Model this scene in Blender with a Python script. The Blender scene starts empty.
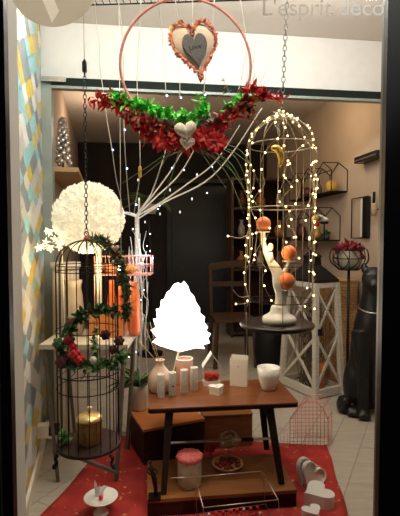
import bpy, bmesh, math, random
from mathutils import Vector, Matrix
random.seed(7)
S = bpy.context.scene
COL = S.collection
R = math.radians
PI = math.pi
V3 = Vector

# ---------------------------------------------------------------- camera, world, lamps, exposure
F_PX, CAM_Z = 433.0, 1.25
PITCH = math.atan(20 / F_PX)
cd = bpy.data.cameras.new('camera'); cam = bpy.data.objects.new('camera', cd); COL.objects.link(cam)
cd.sensor_fit = 'HORIZONTAL'; cd.sensor_width = 36; cd.lens = 36 * F_PX / 400
cd.clip_start = 0.02
cam.location = (0, 0, CAM_Z); cam.rotation_euler = (PI / 2 - PITCH, 0, 0)
S.camera = cam
S.view_settings.view_transform = 'Standard'
S.view_settings.look = 'None'
S.view_settings.gamma = 1
S.view_settings.use_curve_mapping = False
S.view_settings.exposure = 0.0
w = bpy.data.worlds.new('night'); S.world = w; w.use_nodes = True
w.node_tree.nodes['Background'].inputs[0].default_value = (0.05, 0.055, 0.08, 1)
w.node_tree.nodes['Background'].inputs[1].default_value = 0.12
S.cycles.caustics_reflective = False
S.cycles.caustics_refractive = False
S.cycles.sample_clamp_indirect = 3.0
S.cycles.sample_clamp_direct = 0.0


def lamp(name, kind, loc, power, col, size=0.05, aim=None, angle=60, blend=0.5):
    l = bpy.data.lights.new(name, kind); l.energy = power; l.color = col
    l.shadow_soft_size = size
    o = bpy.data.objects.new(name, l); COL.objects.link(o); o.location = loc
    if kind == 'SPOT':
        l.spot_size = R(angle); l.spot_blend = blend
        o.rotation_euler = (Vector(aim) - Vector(loc)).to_track_quat('-Z', 'Y').to_euler()
    return o


COOL = (1.0, 0.97, 0.93)
WARM = (1.0, 0.72, 0.42)
# ceiling lamps of the display bay, above the wire panel
lamp('bay_lamp', 'POINT', (-0.45, 1.95, 2.42), 17, COOL, 0.06)
lamp('bay_lamp', 'POINT', (0.15, 2.05, 2.42), 17, COOL, 0.06)
lamp('bay_lamp', 'POINT', (0.75, 2.15, 2.42), 17, COOL, 0.06)
lamp('bay_lamp', 'POINT', (0.25, 1.2, 2.45), 10, (1.0, 0.93, 0.84), 0.06)  # unseen extra lamp added near the pane to brighten jamb, hoop and stickers
# spotlights of the display, warm, from the ceiling just inside the pane
lamp('display_spot', 'SPOT', (0.05, 1.25, 2.5), 32, (1.0, 0.78, 0.54), 0.05, (0.1, 2.2, 0.2), 62, 0.7)
lamp('display_spot', 'SPOT', (-0.25, 1.3, 2.5), 26, (1.0, 0.78, 0.55), 0.05, (-0.55, 2.1, 0.3), 55, 0.7)
lamp('display_spot', 'SPOT', (0.35, 1.3, 2.5), 46, (1.0, 0.8, 0.6), 0.05, (1.0, 3.1, 0.3), 55, 0.7)
# shop lamp in the right-hand half of the back room
lamp('shop_lamp', 'POINT', (0.85, 3.75, 2.3), 9, (1.0, 0.74, 0.48), 0.12)
lamp('shop_lamp', 'POINT', (-1.0, 4.3, 2.3), 8, (1.0, 0.74, 0.54), 0.1)
# unseen spot added outside to whiten the déco lettering
lamp('lettering_fill', 'SPOT', (0.75, 0.2, 2.9), 90, (1, .95, .88), 0.03, (0.345, 0.94, 1.745), 15, 0.4)
# unseen lamp added outside, behind the viewer, to light the stickers
lamp('outside_fill', 'POINT', (1.6, -2.2, 3.6), 30, (1.0, 0.9, 0.78), 0.15)

# ---------------------------------------------------------------- pixel helpers
_s, _c = math.sin(PITCH), math.cos(PITCH)


def ray(px, py):
    u = (px - 200) / F_PX; v = (258 - py) / F_PX
    return Vector((u, v * _s + _c, v * _c - _s))


def P(px, py, Y):
    d = ray(px, py); return Vector((0, 0, CAM_Z)) + d * (Y / d.y)


def G(px, py, z=0.0):
    d = ray(px, py); return Vector((0, 0, CAM_Z)) + d * ((z - CAM_Z) / d.z)


def px2m(Y):
    return Y / F_PX


U = Vector((0.9929, 0.119, 0)); VV = Vector((-0.119, 0.9929, 0)); UP = Vector((0, 0, 1))
YAW = math.atan2(0.119, 0.9929)

# ---------------------------------------------------------------- materials
_M = {}


def mat(name, col, rough=0.6, metal=0.0, var=0.12, scale=18, bump=0.0, emit=0.0, emit_col=None, trans=0.0, spec=0.5, col2=None, stretch=None, alpha=1.0, subs=0.0, sample=True):
    if name in _M: return _M[name]
    m = bpy.data.materials.new(name); m.use_nodes = True
    nt = m.node_tree; b = nt.nodes['Principled BSDF']
    tc = nt.nodes.new('ShaderNodeTexCoord'); mp = nt.nodes.new('ShaderNodeMapping')
    nt.links.new(tc.outputs['Object'], mp.inputs[0])
    if stretch: mp.inputs['Scale'].default_value = stretch
    nz = nt.nodes.new('ShaderNodeTexNoise'); nz.inputs['Scale'].default_value = scale; nz.inputs['Detail'].default_value = 5
    nt.links.new(mp.outputs[0], nz.inputs['Vector'])
    cr = nt.nodes.new('ShaderNodeValToRGB'); nt.links.new(nz.outputs[0], cr.inputs[0])
    cr.color_ramp.elements[0].position = 0.32; cr.color_ramp.elements[1].position = 0.68
    c2 = col2 if col2 else tuple(min(1, c * (1 + var)) for c in col)
    c1 = col if col2 else tuple(c * (1 - var) for c in col)
    cr.color_ramp.elements[0].color = (*c1, 1); cr.color_ramp.elements[1].color = (*c2, 1)
    nt.links.new(cr.outputs[0], b.inputs['Base Color'])
    b.inputs['Roughness'].default_value = rough; b.inputs['Metallic'].default_value = metal
    b.inputs['Specular IOR Level'].default_value = spec
    b.inputs['Transmission Weight'].default_value = trans
    if emit:
        b.inputs['Emission Color'].default_value = (*(emit_col or col), 1)
        b.inputs['Emission Strength'].default_value = emit
    if bump:
        bp = nt.nodes.new('ShaderNodeBump'); bp.inputs['Strength'].default_value = bump; bp.inputs['Distance'].default_value = 0.01
        nt.links.new(nz.outputs[0], bp.inputs['Height']); nt.links.new(bp.outputs[0], b.inputs['Normal'])
    if not sample: m.cycles.emission_sampling = 'NONE'
    _M[name] = m
    return m


def vinyl_mat(name, col, k=0.6, clear=0.0):
    m = mat(name, col, 0.6, var=0.05); nt = m.node_tree
    out = [q for q in nt.nodes if q.type == 'OUTPUT_MATERIAL'][0]; b = nt.nodes['Principled BSDF']
    tl = nt.nodes.new('ShaderNodeBsdfTranslucent'); tl.inputs[0].default_value = (*col, 1); mx = nt.nodes.new('ShaderNodeMixShader'); mx.inputs[0].default_value = k
    nt.links.new(b.outputs[0], mx.inputs[1]); nt.links.new(tl.outputs[0], mx.inputs[2])
    tr = nt.nodes.new('ShaderNodeBsdfTransparent'); m2 = nt.nodes.new('ShaderNodeMixShader'); m2.inputs[0].default_value = clear
    nt.links.new(mx.outputs[0], m2.inputs[1]); nt.links.new(tr.outputs[0], m2.inputs[2]); nt.links.new(m2.outputs[0], out.inputs[0])
    return m


def glass_mat(name, tint=(1, 1, 1), refl=1.0, ior=1.3):
    if name in _M: return _M[name]
    m = bpy.data.materials.new(name); m.use_nodes = True; nt = m.node_tree
    for n in list(nt.nodes): nt.nodes.remove(n)
    out = nt.nodes.new('ShaderNodeOutputMaterial'); mx = nt.nodes.new('ShaderNodeMixShader')
    tr = nt.nodes.new('ShaderNodeBsdfTransparent'); gl = nt.nodes.new('ShaderNodeBsdfGlossy'); fr = nt.nodes.new('ShaderNodeLayerWeight'); pw = nt.nodes.new('ShaderNodeMath'); pw.operation = 'POWER'; pw.inputs[1].default_value = 3.0; ml = nt.nodes.new('ShaderNodeMath'); ml.operation = 'MULTIPLY_ADD'; ml.inputs[1].default_value = 0.6; ml.inputs[2].default_value = (ior - 1) ** 2 / (ior + 1) ** 2
    tr.inputs[0].default_value = (*tint, 1); gl.inputs['Roughness'].default_value = 0.02; gl.inputs[0].default_value = (refl, refl, refl, 1)
    nt.links.new(fr.outputs['Facing'], pw.inputs[0]); nt.links.new(pw.outputs[0], ml.inputs[0])
    nt.links.new(ml.outputs[0], mx.inputs[0]); nt.links.new(tr.outputs[0], mx.inputs[1]); nt.links.new(gl.outputs[0], mx.inputs[2])
    nt.links.new(mx.outputs[0], out.inputs[0]); _M[name] = m
    return m


def wood(name, c1, c2, rough=0.35, axis=(1.2, 14, 14), scale=5, spec=0.4):
    return mat(name, c1, rough, col2=c2, scale=scale, stretch=axis, bump=0.03, spec=spec)


white_paint = mat('white_paint', (0.80, 0.78, 0.74), 0.7, var=0.03)
cream = mat('cream_paint', (0.78, 0.70, 0.58), 0.6, var=0.04)
ceil_m = mat('ceiling_paint', (0.66, 0.60, 0.53), 0.8, var=0.03)
room_wall = mat('beige_plaster', (0.55, 0.43, 0.33), 0.85, var=0.05, scale=4)
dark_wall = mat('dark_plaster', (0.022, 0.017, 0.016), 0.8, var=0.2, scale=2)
black_frame = mat('black_frame', (0.008, 0.008, 0.009), 0.4)
alu = mat('grey_green_aluminium', (0.30, 0.34, 0.31), 0.45, 0.3, var=0.05)
alu_dark = mat('dark_aluminium', (0.012, 0.018, 0.016), 0.7, 0.0, spec=0.1)
alu_brown = mat('bronze_aluminium', (0.22, 0.19, 0.16), 0.4, 0.4)
black_iron = mat('black_iron', (0.010, 0.009, 0.009), 0.5, 0.1, spec=.25)
rust_iron = mat('rusty_iron', (0.035, 0.017, 0.011), 0.6, 0.2, col2=(0.014, 0.009, 0.008), spec=.2)
steel = mat('steel', (0.6, 0.58, 0.55), 0.28, 1.0)
chain_m = mat('grey_chain', (0.16, 0.15, 0.14), 0.4, 0.7)
brass_w = mat('champagne_wire', (0.42, 0.36, 0.28), 0.35, 0.8)
pinkwire = mat('pink_wire', (0.78, 0.36, 0.30), 0.4, 0.2)
redwire = mat('red_wire', (0.60, 0.10, 0.08), 0.4, 0.2)
white_wire = mat('white_cable', (0.75, 0.74, 0.70), 0.5)
clear_wire = mat('copper_wire', (0.55, 0.45, 0.32), 0.4, 0.5)
ceramic = mat('white_ceramic', (0.82, 0.80, 0.75), 0.25, var=0.02)
matte_white = mat('matte_white', (0.80, 0.77, 0.71), 0.6, var=0.03)
dark_wood = wood('dark_wood', (0.012, 0.005, 0.004), (0.022, 0.009, 0.006), 0.6, spec=0.15)
table_wood = wood('walnut_top', (0.135, 0.042, 0.016), (0.215, 0.072, 0.026), 0.3)
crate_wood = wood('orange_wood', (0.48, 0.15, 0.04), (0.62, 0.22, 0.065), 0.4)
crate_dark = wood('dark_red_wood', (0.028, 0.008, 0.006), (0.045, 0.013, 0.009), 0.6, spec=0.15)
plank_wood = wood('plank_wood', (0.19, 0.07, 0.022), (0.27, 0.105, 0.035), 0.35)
pale_wood = wood('whitewashed_wood', (0.52, 0.47, 0.39), (0.66, 0.61, 0.53), 0.7)
shelf_wood = wood('shelf_wood', (0.45, 0.28, 0.14), (0.56, 0.36, 0.18), 0.5)
red_leaf = mat('red_leaf', (0.50, 0.012, 0.02), 0.5, col2=(0.72, 0.03, 0.035), scale=60)
dark_red = mat('dark_red_petal', (0.16, 0.006, 0.012), 0.6, col2=(0.30, 0.014, 0.018), scale=60)
rust_leaf = mat('rust_leaf', (0.30, 0.07, 0.05), 0.6, col2=(0.42, 0.14, 0.10), scale=60)
green_leaf = mat('bright_green_leaf', (0.05, 0.50, 0.035), 0.45, col2=(0.14, 0.80, 0.09), scale=50)
dark_green = mat('dark_green_leaf', (0.02, 0.07, 0.018), 0.5, col2=(0.045, 0.14, 0.03), scale=50)
olive = mat('fir_green', (0.05, 0.10, 0.03), 0.6, col2=(0.13, 0.17, 0.06), scale=50)
grey_leaf = mat('grey_leaf', (0.28, 0.27, 0.21), 0.6, col2=(0.42, 0.40, 0.32), scale=60)
orange_wax = mat('orange_glass', (0.85, 0.20, 0.06), 0.4, col2=(0.95, 0.30, 0.10), scale=30)
led_cool = mat('led_cool', (0.8, 0.9, 1.0), 0.4, emit=5, emit_col=(0.42, 0.62, 1.0), sample=False)
led_warm = mat('led_warm', (1.0, 0.85, 0.5), 0.4, emit=6, emit_col=(1.0, 0.70, 0.28), sample=False)
led_white = mat('led_white', (1, 0.95, 0.85), 0.4, emit=14, emit_col=(1.0, 0.9, 0.7), sample=False)
gold = mat('gold', (0.75, 0.48, 0.14), 0.3, 0.8)
window_glass = glass_mat('window_glass', (0.97, 0.98, 0.97), 0.6, 1.25)
thin_glass = glass_mat('thin_glass', (0.96, 0.95, 0.93), 0.9, 1.4)


# ---------------------------------------------------------------- mesh builder
class MB:
    def __init__(s):
        s.v = []; s.f = []; s.mi = []; s.smooth = []

    def add(s, verts, faces, mi=0, sm=False):
        o = len(s.v); s.v += [Vector(v) for v in verts]
        for f in faces:
            s.f.append([i + o for i in f]); s.mi.append(mi); s.smooth.append(sm)
        return s

    def box(s, c, size, ax=U, ay=VV, az=UP, mi=0):
        c = Vector(c); hx, hy, hz = size[0] / 2, size[1] / 2, size[2] / 2
        v = [c + ax * (x * hx) + ay * (y * hy) + az * (z * hz) for z in (-1, 1) for y in (-1, 1) for x in (-1, 1)]
        return s.add(v, [(0, 2, 3, 1), (4, 5, 7, 6), (0, 1, 5, 4), (2, 6, 7, 3), (0, 4, 6, 2), (1, 3, 7, 5)], mi)

    def beam(s, a, b, w, h=None, up=UP, taper=1.0, mi=0):
        a = Vector(a); b = Vector(b); h = h or w; d = (b - a).normalized()
        x = d.cross(up)
        if x.length < 1e-4: x = d.cross(Vector((0, 1, 0)))
        x.normalize(); y = x.cross(d).normalized()
        v = []
        for p, k in ((a, 1.0), (b, taper)):
            for sx, sy in ((-1, -1), (1, -1), (1, 1), (-1, 1)):
                v.append(p + x * (sx * w / 2 * k) + y * (sy * h / 2 * k))
        return s.add(v, [(3, 2, 1, 0), (4, 5, 6, 7), (0, 1, 5, 4), (1, 2, 6, 5), (2, 3, 7, 6), (3, 0, 4, 7)], mi)

    def tube(s, pts, r, n=6, closed=False, mi=0):
        pts = [Vector(p) for p in pts]; m = len(pts)
        rs = r if isinstance(r, (list, tuple)) else [r] * m
        rings = []; prev = None
        for i, p in enumerate(pts):
            if closed: d = pts[(i + 1) % m] - pts[i - 1]
            else: d = pts[min(i + 1, m - 1)] - pts[max(i - 1, 0)]
            if d.length < 1e-9: d = Vector((0, 0, 1))
            d.normalize()
            if prev is None:
                x = d.cross(UP)
                if x.length < 0.05: x = d.cross(Vector((0, 1, 0)))
            else:
                x = prev - d * prev.dot(d)
                if x.length < 1e-5: x = d.orthogonal()
            x.normalize(); prev = x; y = d.cross(x)
            rings.append([p + (x * math.cos(2 * PI * k / n) + y * math.sin(2 * PI * k / n)) * rs[i] for k in range(n)])
        v = [q for rg in rings for q in rg]; f = []
        for i in range(m if closed else m - 1):
            j = (i + 1) % m
            for k in range(n):
                f.append((i * n + k, i * n + (k + 1) % n, j * n + (k + 1) % n, j * n + k))
        if not closed:
            f.append(tuple(range(n - 1, -1, -1))); f.append(tuple((m - 1) * n + k for k in range(n)))
        return s.add(v, f, mi, True)

    def lathe(s, prof, c, n=24, mi=0, axis=None, xa=None, sx=1.0, sy=1.0, cap=True, smooth=True, rot=0.0):
        c = Vector(c); az = Vector(axis).normalized() if axis is not None else UP
        x = (Vector(xa) if xa is not None else (az.orthogonal() if axis is not None else Vector((1, 0, 0)))).normalized(); y = az.cross(x)
        v = []
        for r, z in prof:
            for k in range(n):
                a = 2 * PI * k / n + rot
                v.append(c + az * z + x * (math.cos(a) * r * sx) + y * (math.sin(a) * r * sy))
        f = []
        for i in range(len(prof) - 1):
            for k in range(n):
                f.append((i * n + k, i * n + (k + 1) % n, (i + 1) * n + (k + 1) % n, (i + 1) * n + k))
        if cap:
            if prof[0][0] > 1e-6: f.append(tuple(range(n - 1, -1, -1)))
            if prof[-1][0] > 1e-6: f.append(tuple((len(prof) - 1) * n + k for k in range(n)))
        return s.add(v, f, mi, smooth)

    def ball(s, c, r, n=14, m=9, sx=1, sy=1, sz=1, mi=0, ax=None, ay=None, az=None):
        c = Vector(c); ax = ax or Vector((1, 0, 0)); ay = ay or Vector((0, 1, 0)); az = az or UP
        v = [c - az * (r * sz)]
        for i in range(1, m):
            t = PI * i / m
            for k in range(n):
                a = 2 * PI * k / n
                v.append(c + ax * (math.sin(t) * math.cos(a) * r * sx) + ay * (math.sin(t) * math.sin(a) * r * sy) - az * (math.cos(t) * r * sz))
        v.append(c + az * (r * sz)); f = []
        for k in range(n): f.append((0, 1 + (k + 1) % n, 1 + k))
        for i in range(m - 2):
            for k in range(n):
                f.append((1 + i * n + k, 1 + i * n + (k + 1) % n, 1 + (i + 1) * n + (k + 1) % n, 1 + (i + 1) * n + k))
        o = 1 + (m - 2) * n
        for k in range(n): f.append((o + k, o + (k + 1) % n, len(v) - 1))
        return s.add(v, f, mi, True)

    def prism(s, pts, o, ax, ay, t, mi=0, inset=0.0):
        """outline in (ax, ay) around o, thickness t along ax x ay (towards +n)."""
        o = Vector(o); n = ax.cross(ay).normalized(); k = len(pts)
        a = [o + ax * x + ay * y for x, y in pts]; b = [p + n * t for p in a]
        f = [tuple(range(k - 1, -1, -1)), tuple(range(k, 2 * k))] + [(i, (i + 1) % k, k + (i + 1) % k, k + i) for i in range(k)]
        return s.add(a + b, f, mi)

    def puff(s, pts, o, ax, ay, t, steps=5, mi=0):
        """an outline swollen into a pillow of half thickness t."""
        o = Vector(o); n = ax.cross(ay).normalized(); k = len(pts)
        for sg in (1, -1):
            v = []; f = []
            for i in range(steps + 1):
                q = 1 - i / (steps + 0.6); h = t * math.sqrt(max(0, 1 - q * q)) * sg
                v += [o + ax * (x * q) + ay * (y * q) + n * h for x, y in pts]
            for i in range(steps):
                for j in range(k):
                    f.append((i * k + j, i * k + (j + 1) % k, (i + 1) * k + (j + 1) % k, (i + 1) * k + j)[::sg])
            f.append(tuple(steps * k + j for j in range(k))[::sg])
            s.add(v, f, mi, True)
        return s

    def leaf(s, b, d, L, w, nrm=None, curl=0.15, mi=0):
        b = Vector(b); d = Vector(d).normalized(); nrm = Vector(nrm) if nrm is not None else rnd_vec()
        x = d.cross(nrm)
        if x.length < 1e-3: x = d.orthogonal()
        x.normalize(); n = x.cross(d)
        q = lambda t, sw, h: b + d * (L * t) + x * (sw * w / 2) + n * h
        v = [b, q(.35, -1, L * .06), q(.35, 0, -L * .02), q(.35, 1, L * .06), q(.72, -.7, -L * curl * .4), q(.72, 0, -L * curl * .6), q(.72, .7, -L * curl * .4), q(1, 0, -L * curl * 1.4)]
        return s.add(v, [(0, 2, 1), (0, 3, 2), (1, 2, 5, 4), (2, 3, 6, 5), (4, 5, 7), (5, 6, 7)], mi)

    def build(s, name, mats, parent=None, origin=None):
        if not isinstance(mats, (list, tuple)): mats = [mats]
        if parent is not None: base = WL[parent.name]
        elif origin is not None: base = Vector(origin)
        else:
            lo = min(v.z for v in s.v); xs = [v.x for v in s.v]; ys = [v.y for v in s.v]
            base = Vector(((min(xs) + max(xs)) / 2, (min(ys) + max(ys)) / 2, lo))
        me = bpy.data.meshes.new(name)
        me.from_pydata([tuple(v - base) for v in s.v], [], s.f)
        for m in mats: me.materials.append(m)
        me.polygons.foreach_set('material_index', s.mi)
        me.polygons.foreach_set('use_smooth', s.smooth)
        bm = bmesh.new(); bm.from_mesh(me); bmesh.ops.recalc_face_normals(bm, faces=bm.faces); bm.to_mesh(me); bm.free()
        me.update()
        o = bpy.data.objects.new(name, me); COL.objects.link(o)
        WL[o.name] = base.copy()
        if parent is not None: o.parent = parent
        else: o.location = base
        return o


WL = {}


def rnd_vec(k=1.0):
    while True:
        v = Vector((random.uniform(-1, 1), random.uniform(-1, 1), random.uniform(-1, 1)))
        if 0.05 < v.length < 1: return v.normalized() * k


def tag(o, label, cat, group=None):
    o['label'] = label; o['category'] = cat
    if group: o['group'] = group
    return o


def thing(name, label, cat, loc, group=None):
    o = bpy.data.objects.new(name, None); COL.objects.link(o); o.location = loc; o.empty_display_size = 0.05
    WL[o.name] = Vector(loc)
    return tag(o, label, cat, group)


def struct(name, mb, m, parent=None):
    o = mb.build(name, m, parent)
    if parent is None: o['kind'] = 'structure'
    return o


def inst(name, me, parent, pos):
    """a part that shares its mesh with its twins."""
    o = bpy.data.objects.new(name, me); COL.objects.link(o); o.parent = parent
    o.location = Vector(pos) - WL[parent.name]; WL[o.name] = Vector(pos)
    return o


def proto_mesh(name, mb, m):
    me = bpy.data.meshes.new(name); me.from_pydata([tuple(v) for v in mb.v], [], mb.f)
    me.materials.append(m); me.polygons.foreach_set('use_smooth', mb.smooth); me.update(); return me


def label_part(o, label):
    o['label'] = label; return o


def arc(c, r, a0, a1, n, ax, ay):
    return [Vector(c) + ax * (r * math.cos(a0 + (a1 - a0) * i / n)) + ay * (r * math.sin(a0 + (a1 - a0) * i / n)) for i in range(n + 1)]


def circle(c, r, n=32, ax=Vector((1, 0, 0)), ay=Vector((0, 1, 0))):
    return [Vector(c) + ax * (r * math.cos(2 * PI * i / n)) + ay * (r * math.sin(2 * PI * i / n)) for i in range(n)]


def smooth_path(pts, k=6):
    pts = [Vector(p) for p in pts]; out = []
    for i in range(len(pts) - 1):
        p0 = pts[max(i - 1, 0)]; p1 = pts[i]; p2 = pts[i + 1]; p3 = pts[min(i + 2, len(pts) - 1)]
        for j in range(k):
            t = j / k
            out.append(0.5 * ((2 * p1) + (p2 - p0) * t + (2 * p0 - 5 * p1 + 4 * p2 - p3) * t * t + (3 * p1 - p0 - 3 * p2 + p3) * t ** 3))
    out.append(pts[-1]); return out


def heart(wd, n=40):
    out = []
    for i in range(n):
        t = 2 * PI * i / n
        out.append((16 * math.sin(t) ** 3 * wd / 32, (13 * math.cos(t) - 5 * math.cos(2 * t) - 2 * math.cos(3 * t) - math.cos(4 * t) + 2.5) * wd / 32))
    return out[::-1]


def text_mb(body, size, ext, o, ax, ay):
    cu = bpy.data.curves.new('lettering', 'FONT'); cu.body = body; cu.size = size; cu.extrude = ext; cu.resolution_u = 4
    t = bpy.data.objects.new('lettering', cu); COL.objects.link(t)
    bpy.context.view_layer.update()
    me = bpy.data.meshes.new_from_object(t.evaluated_get(bpy.context.evaluated_depsgraph_get()))
    bpy.data.objects.remove(t); n = ax.cross(ay)
    xs = [v.co.x for v in me.vertices]
    mb = MB(); mb.add([Vector(o) + ax * v.co.x + ay * v.co.y + n * v.co.z for v in me.vertices], [tuple(p.vertices) for p in me.polygons])
    return mb, max(xs) - min(xs)


def chain_mb(mb, a, b, link=0.022, r=0.0016):
    a = Vector(a); b = Vector(b); L = (b - a).length; n = max(1, int(L / (link * 0.78))); d = (b - a) / n; dn = d.normalized()
    for i in range(n):
        c = a + d * (i + 0.5)
        s_ = Vector((1, 0, 0)) if i % 2 else Vector((0, 1, 0))
        pts = [c + dn * (link / 2 * math.cos(t)) + s_ * (link * 0.28 * math.sin(t)) for t in [2 * PI * k / 10 for k in range(10)]]
        mb.tube(pts, r, 5, closed=True)
    return mb


def leaves(mb, path, n, L, wd, spread=1.0, down=0.0, jitter=0.01, out=None, mi=0):
    path = [Vector(p) for p in path]
    for i in range(n):
        t = random.random() * (len(path) - 1); k = int(t); p = path[k].lerp(path[k + 1], t - k) + rnd_vec(jitter * random.random())
        tang = (path[k + 1] - path[k]).normalized() * random.choice((-.4, .8))
        d = rnd_vec(spread) + tang * 0.6 + Vector((0, -0.25, -down))
        if out is not None: d += out
        mb.leaf(p, d, L * random.uniform(.6, 1.2), wd * random.uniform(.7, 1.2), mi=mi)
    return mb


# ================================================================ THE SETTING
CEIL = 2.63


def wl(Y): return -1.008 + 0.2425 * (2.8 - Y)      # left wall line


def wr(Y): return 1.965 - 0.15 * Y                # right wall line


# floor: pale boards
def floor_mat():
    m = bpy.data.materials.new('pale_floor_boards'); m.use_nodes = True; nt = m.node_tree; b = nt.nodes['Principled BSDF']
    tc = nt.nodes.new('ShaderNodeTexCoord'); mp = nt.nodes.new('ShaderNodeMapping'); mp.inputs['Rotation'].default_value = (0, 0, R(-62))
    br = nt.nodes.new('ShaderNodeTexBrick'); br.inputs['Scale'].default_value = 1.0
    br.inputs['Brick Width'].default_value = 1.3; br.inputs['Row Height'].default_value = 0.16; br.inputs['Mortar Size'].default_value = 0.003
    br.inputs['Color1'].default_value = (0.50, 0.44, 0.36, 1); br.inputs['Color2'].default_value = (0.56, 0.50, 0.42, 1); br.inputs['Mortar'].default_value = (0.33, 0.28, 0.22, 1)
    nz = nt.nodes.new('ShaderNodeTexNoise'); nz.inputs['Scale'].default_value = 6; mp2 = nt.nodes.new('ShaderNodeMapping'); mp2.inputs['Scale'].default_value = (1, 9, 1); mp2.inputs['Rotation'].default_value = (0, 0, R(-62))
    mx = nt.nodes.new('ShaderNodeMix'); mx.data_type = 'RGBA'; mx.blend_type = 'MULTIPLY'; mx.inputs[0].default_value = 0.35
    L = nt.links.new
    L(tc.outputs['Object'], mp.inputs[0]); L(mp.outputs[0], br.inputs[0]); L(tc.outputs['Object'], mp2.inputs[0]); L(mp2.outputs[0], nz.inputs['Vector'])
    L(br.outputs[0], mx.inputs[6]); L(nz.outputs[0], mx.inputs[7]); L(mx.outputs[2], b.inputs['Base Color'])
    b.inputs['Roughness'].default_value = 0.45
    return m


mb = MB(); mb.box((0, 3.8, -0.03), (4.2, 6.0, 0.06), Vector((1, 0, 0)), Vector((0, 1, 0))); struct('floor', mb, floor_mat())
mb = MB(); mb.box((0, 3.8, CEIL + 0.03), (4.2, 6.0, 0.06), Vector((1, 0, 0)), Vector((0, 1, 0))); struct('ceiling', mb, ceil_m)


def wall_slab(a, b, z0, z1, t, side):
    """wall between plan points a and b; thickness away from the room along side."""
    a = Vector((*a, 0)); b = Vector((*b, 0)); d = (b - a).normalized(); n = Vector((-d.y, d.x, 0)) * side
    mb = MB(); v = []
    for z in (z0, z1):
        v += [a + UP * z, b + UP * z, b + n * t + UP * z, a + n * t + UP * z]
    mb.add(v, [(3, 2, 1, 0), (4, 5, 6, 7), (0, 1, 5, 4), (1, 2, 6, 5), (2, 3, 7, 6), (3, 0, 4, 7)])
    return mb


# left wall of the bay, papered with overlapping pointed scales
paper = [mat('paper_white', (0.72, 0.72, 0.68), 0.7, var=0.08, scale=40), mat('paper_grey', (0.50, 0.50, 0.46), 0.7, var=0.1, scale=40),
         mat('paper_slate', (0.22, 0.27, 0.28), 0.7, var=0.12, scale=40), mat('paper_yellow', (0.62, 0.47, 0.10), 0.7, var=0.12, scale=40),
         mat('paper_aqua', (0.30, 0.55, 0.58), 0.7, var=0.12, scale=40), mat('paper_pale', (0.66, 0.62, 0.54), 0.7, var=0.08, scale=40)]
A = Vector((wl(1.0), 1.0, 0)); B = Vector((wl(2.77), 2.77, 0))
mb = wall_slab((A.x, A.y), (B.x, B.y), 0, CEIL, 0.06, 1)
d = (B - A).normalized(); n = Vector((d.y, -d.x, 0)); Lw = (B - A).length
tw, th = 0.21, 0.105
rows = int(CEIL / (th * 0.5)) + 2; rng = random.Random(3)
for r in range(rows):
    z0 = CEIL - r * th * 0.5
    for c in range(int(Lw / tw) + 2):
        s0 = c * tw + (tw / 2 if r % 2 else 0)
        k = rng.choice((0, 0, 5, 1, 1, 2, 2, 2, 3, 3, 4, 4))
        prof = [(0, th * .5), (.22, th * .30), (.42, th * .12), (.5, 0), (.44, -th * .16), (.27, -th * .34), (0, -th * .5)]
        out = [(x * tw, z) for x, z in prof] + [(-x * tw, z) for x, z in prof[-2:0:-1]]
        pts = [(min(max(s0 + x, 0), Lw), min(max(z0 + z, 0), CEIL)) for x, z in out]
        ar = sum(pts[i][0] * pts[(i + 1) % len(pts)][1] - pts[(i + 1) % len(pts)][0] * pts[i][1] for i in range(len(pts)))
        if abs(ar) < 1e-4: continue
        mb.add([A + d * x + UP * z + n * 0.0015 for x, z in pts], [tuple(range(len(pts)))], k)
struct('wall_left', mb, paper)
mb = MB(); o0 = A + n * 0.008; o1 = B + n * 0.008
mb.beam(o0 + UP * 0.035, o1 + UP * 0.035, 0.016, 0.07); struct('baseboard_left', mb, cream)

# aluminium post, transom and lintel wall at the back of the bay
TL = Vector((-0.972, 2.80, 0)); TD = Vector((0.99, 0.125, 0)).normalized(); TN = Vector((-TD.y, TD.x, 0))
zt = 2.235
mb = MB(); mb.box(TL + UP * (zt / 2) - TD * 0.0, (0.062, 0.07, zt), TD, TN); struct('trim_1', mb, alu)
mb = MB(); c = TL + TD * 1.27
mb.box(c + UP * (zt + 0.0), (2.6, 0.07, 0.05), TD, TN, mi=0)
mb.box(c - TN * 0.01 + UP * (zt - 0.033), (2.6, 0.05, 0.016), TD, TN, mi=1)
mb.box(TL + TD * 0.05 - TN * 0.045 + UP * (zt + 0.008), (0.15, 0.02, 0.03), TD, TN, mi=2)
struct('trim_2', mb, [alu_dark, alu, steel])
mb = MB(); mb.box(c + TN * 0.05 + UP * ((zt + 0.02 + CEIL) / 2), (2.75, 0.06, CEIL - zt - 0.025), TD, TN)
struct('wall_lintel', mb, white_paint)

# back room
struct('wall_right', wall_slab((wr(0.95), 0.95), (wr(6.5), 6.5), 0, CEIL, 0.06, -1), room_wall)
struct('wall_room_left', wall_slab((wl(2.86), 2.86), (-1.78, 6.4), 0, CEIL, 0.06, 1), room_wall)
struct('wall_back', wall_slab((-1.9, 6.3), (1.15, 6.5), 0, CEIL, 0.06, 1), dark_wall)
# black framed slab in the middle of the back wall
mb = MB(); mb.box((-0.45, 6.33, 1.05), (0.06, 0.06, 2.1), Vector((1, 0, 0)), Vector((0, 1, 0))); mb.box((0.45, 6.38, 1.05), (0.06, 0.06, 2.1), Vector((1, 0, 0)), Vector((0, 1, 0)))
mb.box((0, 6.355, 2.08), (0.96, 0.06, 0.06), Vector((1, 0, 0)), Vector((0, 1, 0))); mb.box((0, 6.365, 1.0), (0.9, 0.02, 2.0), Vector((1, 0, 0)), Vector((0, 1, 0)))
struct('black_panel_1', mb, black_frame)

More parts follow.
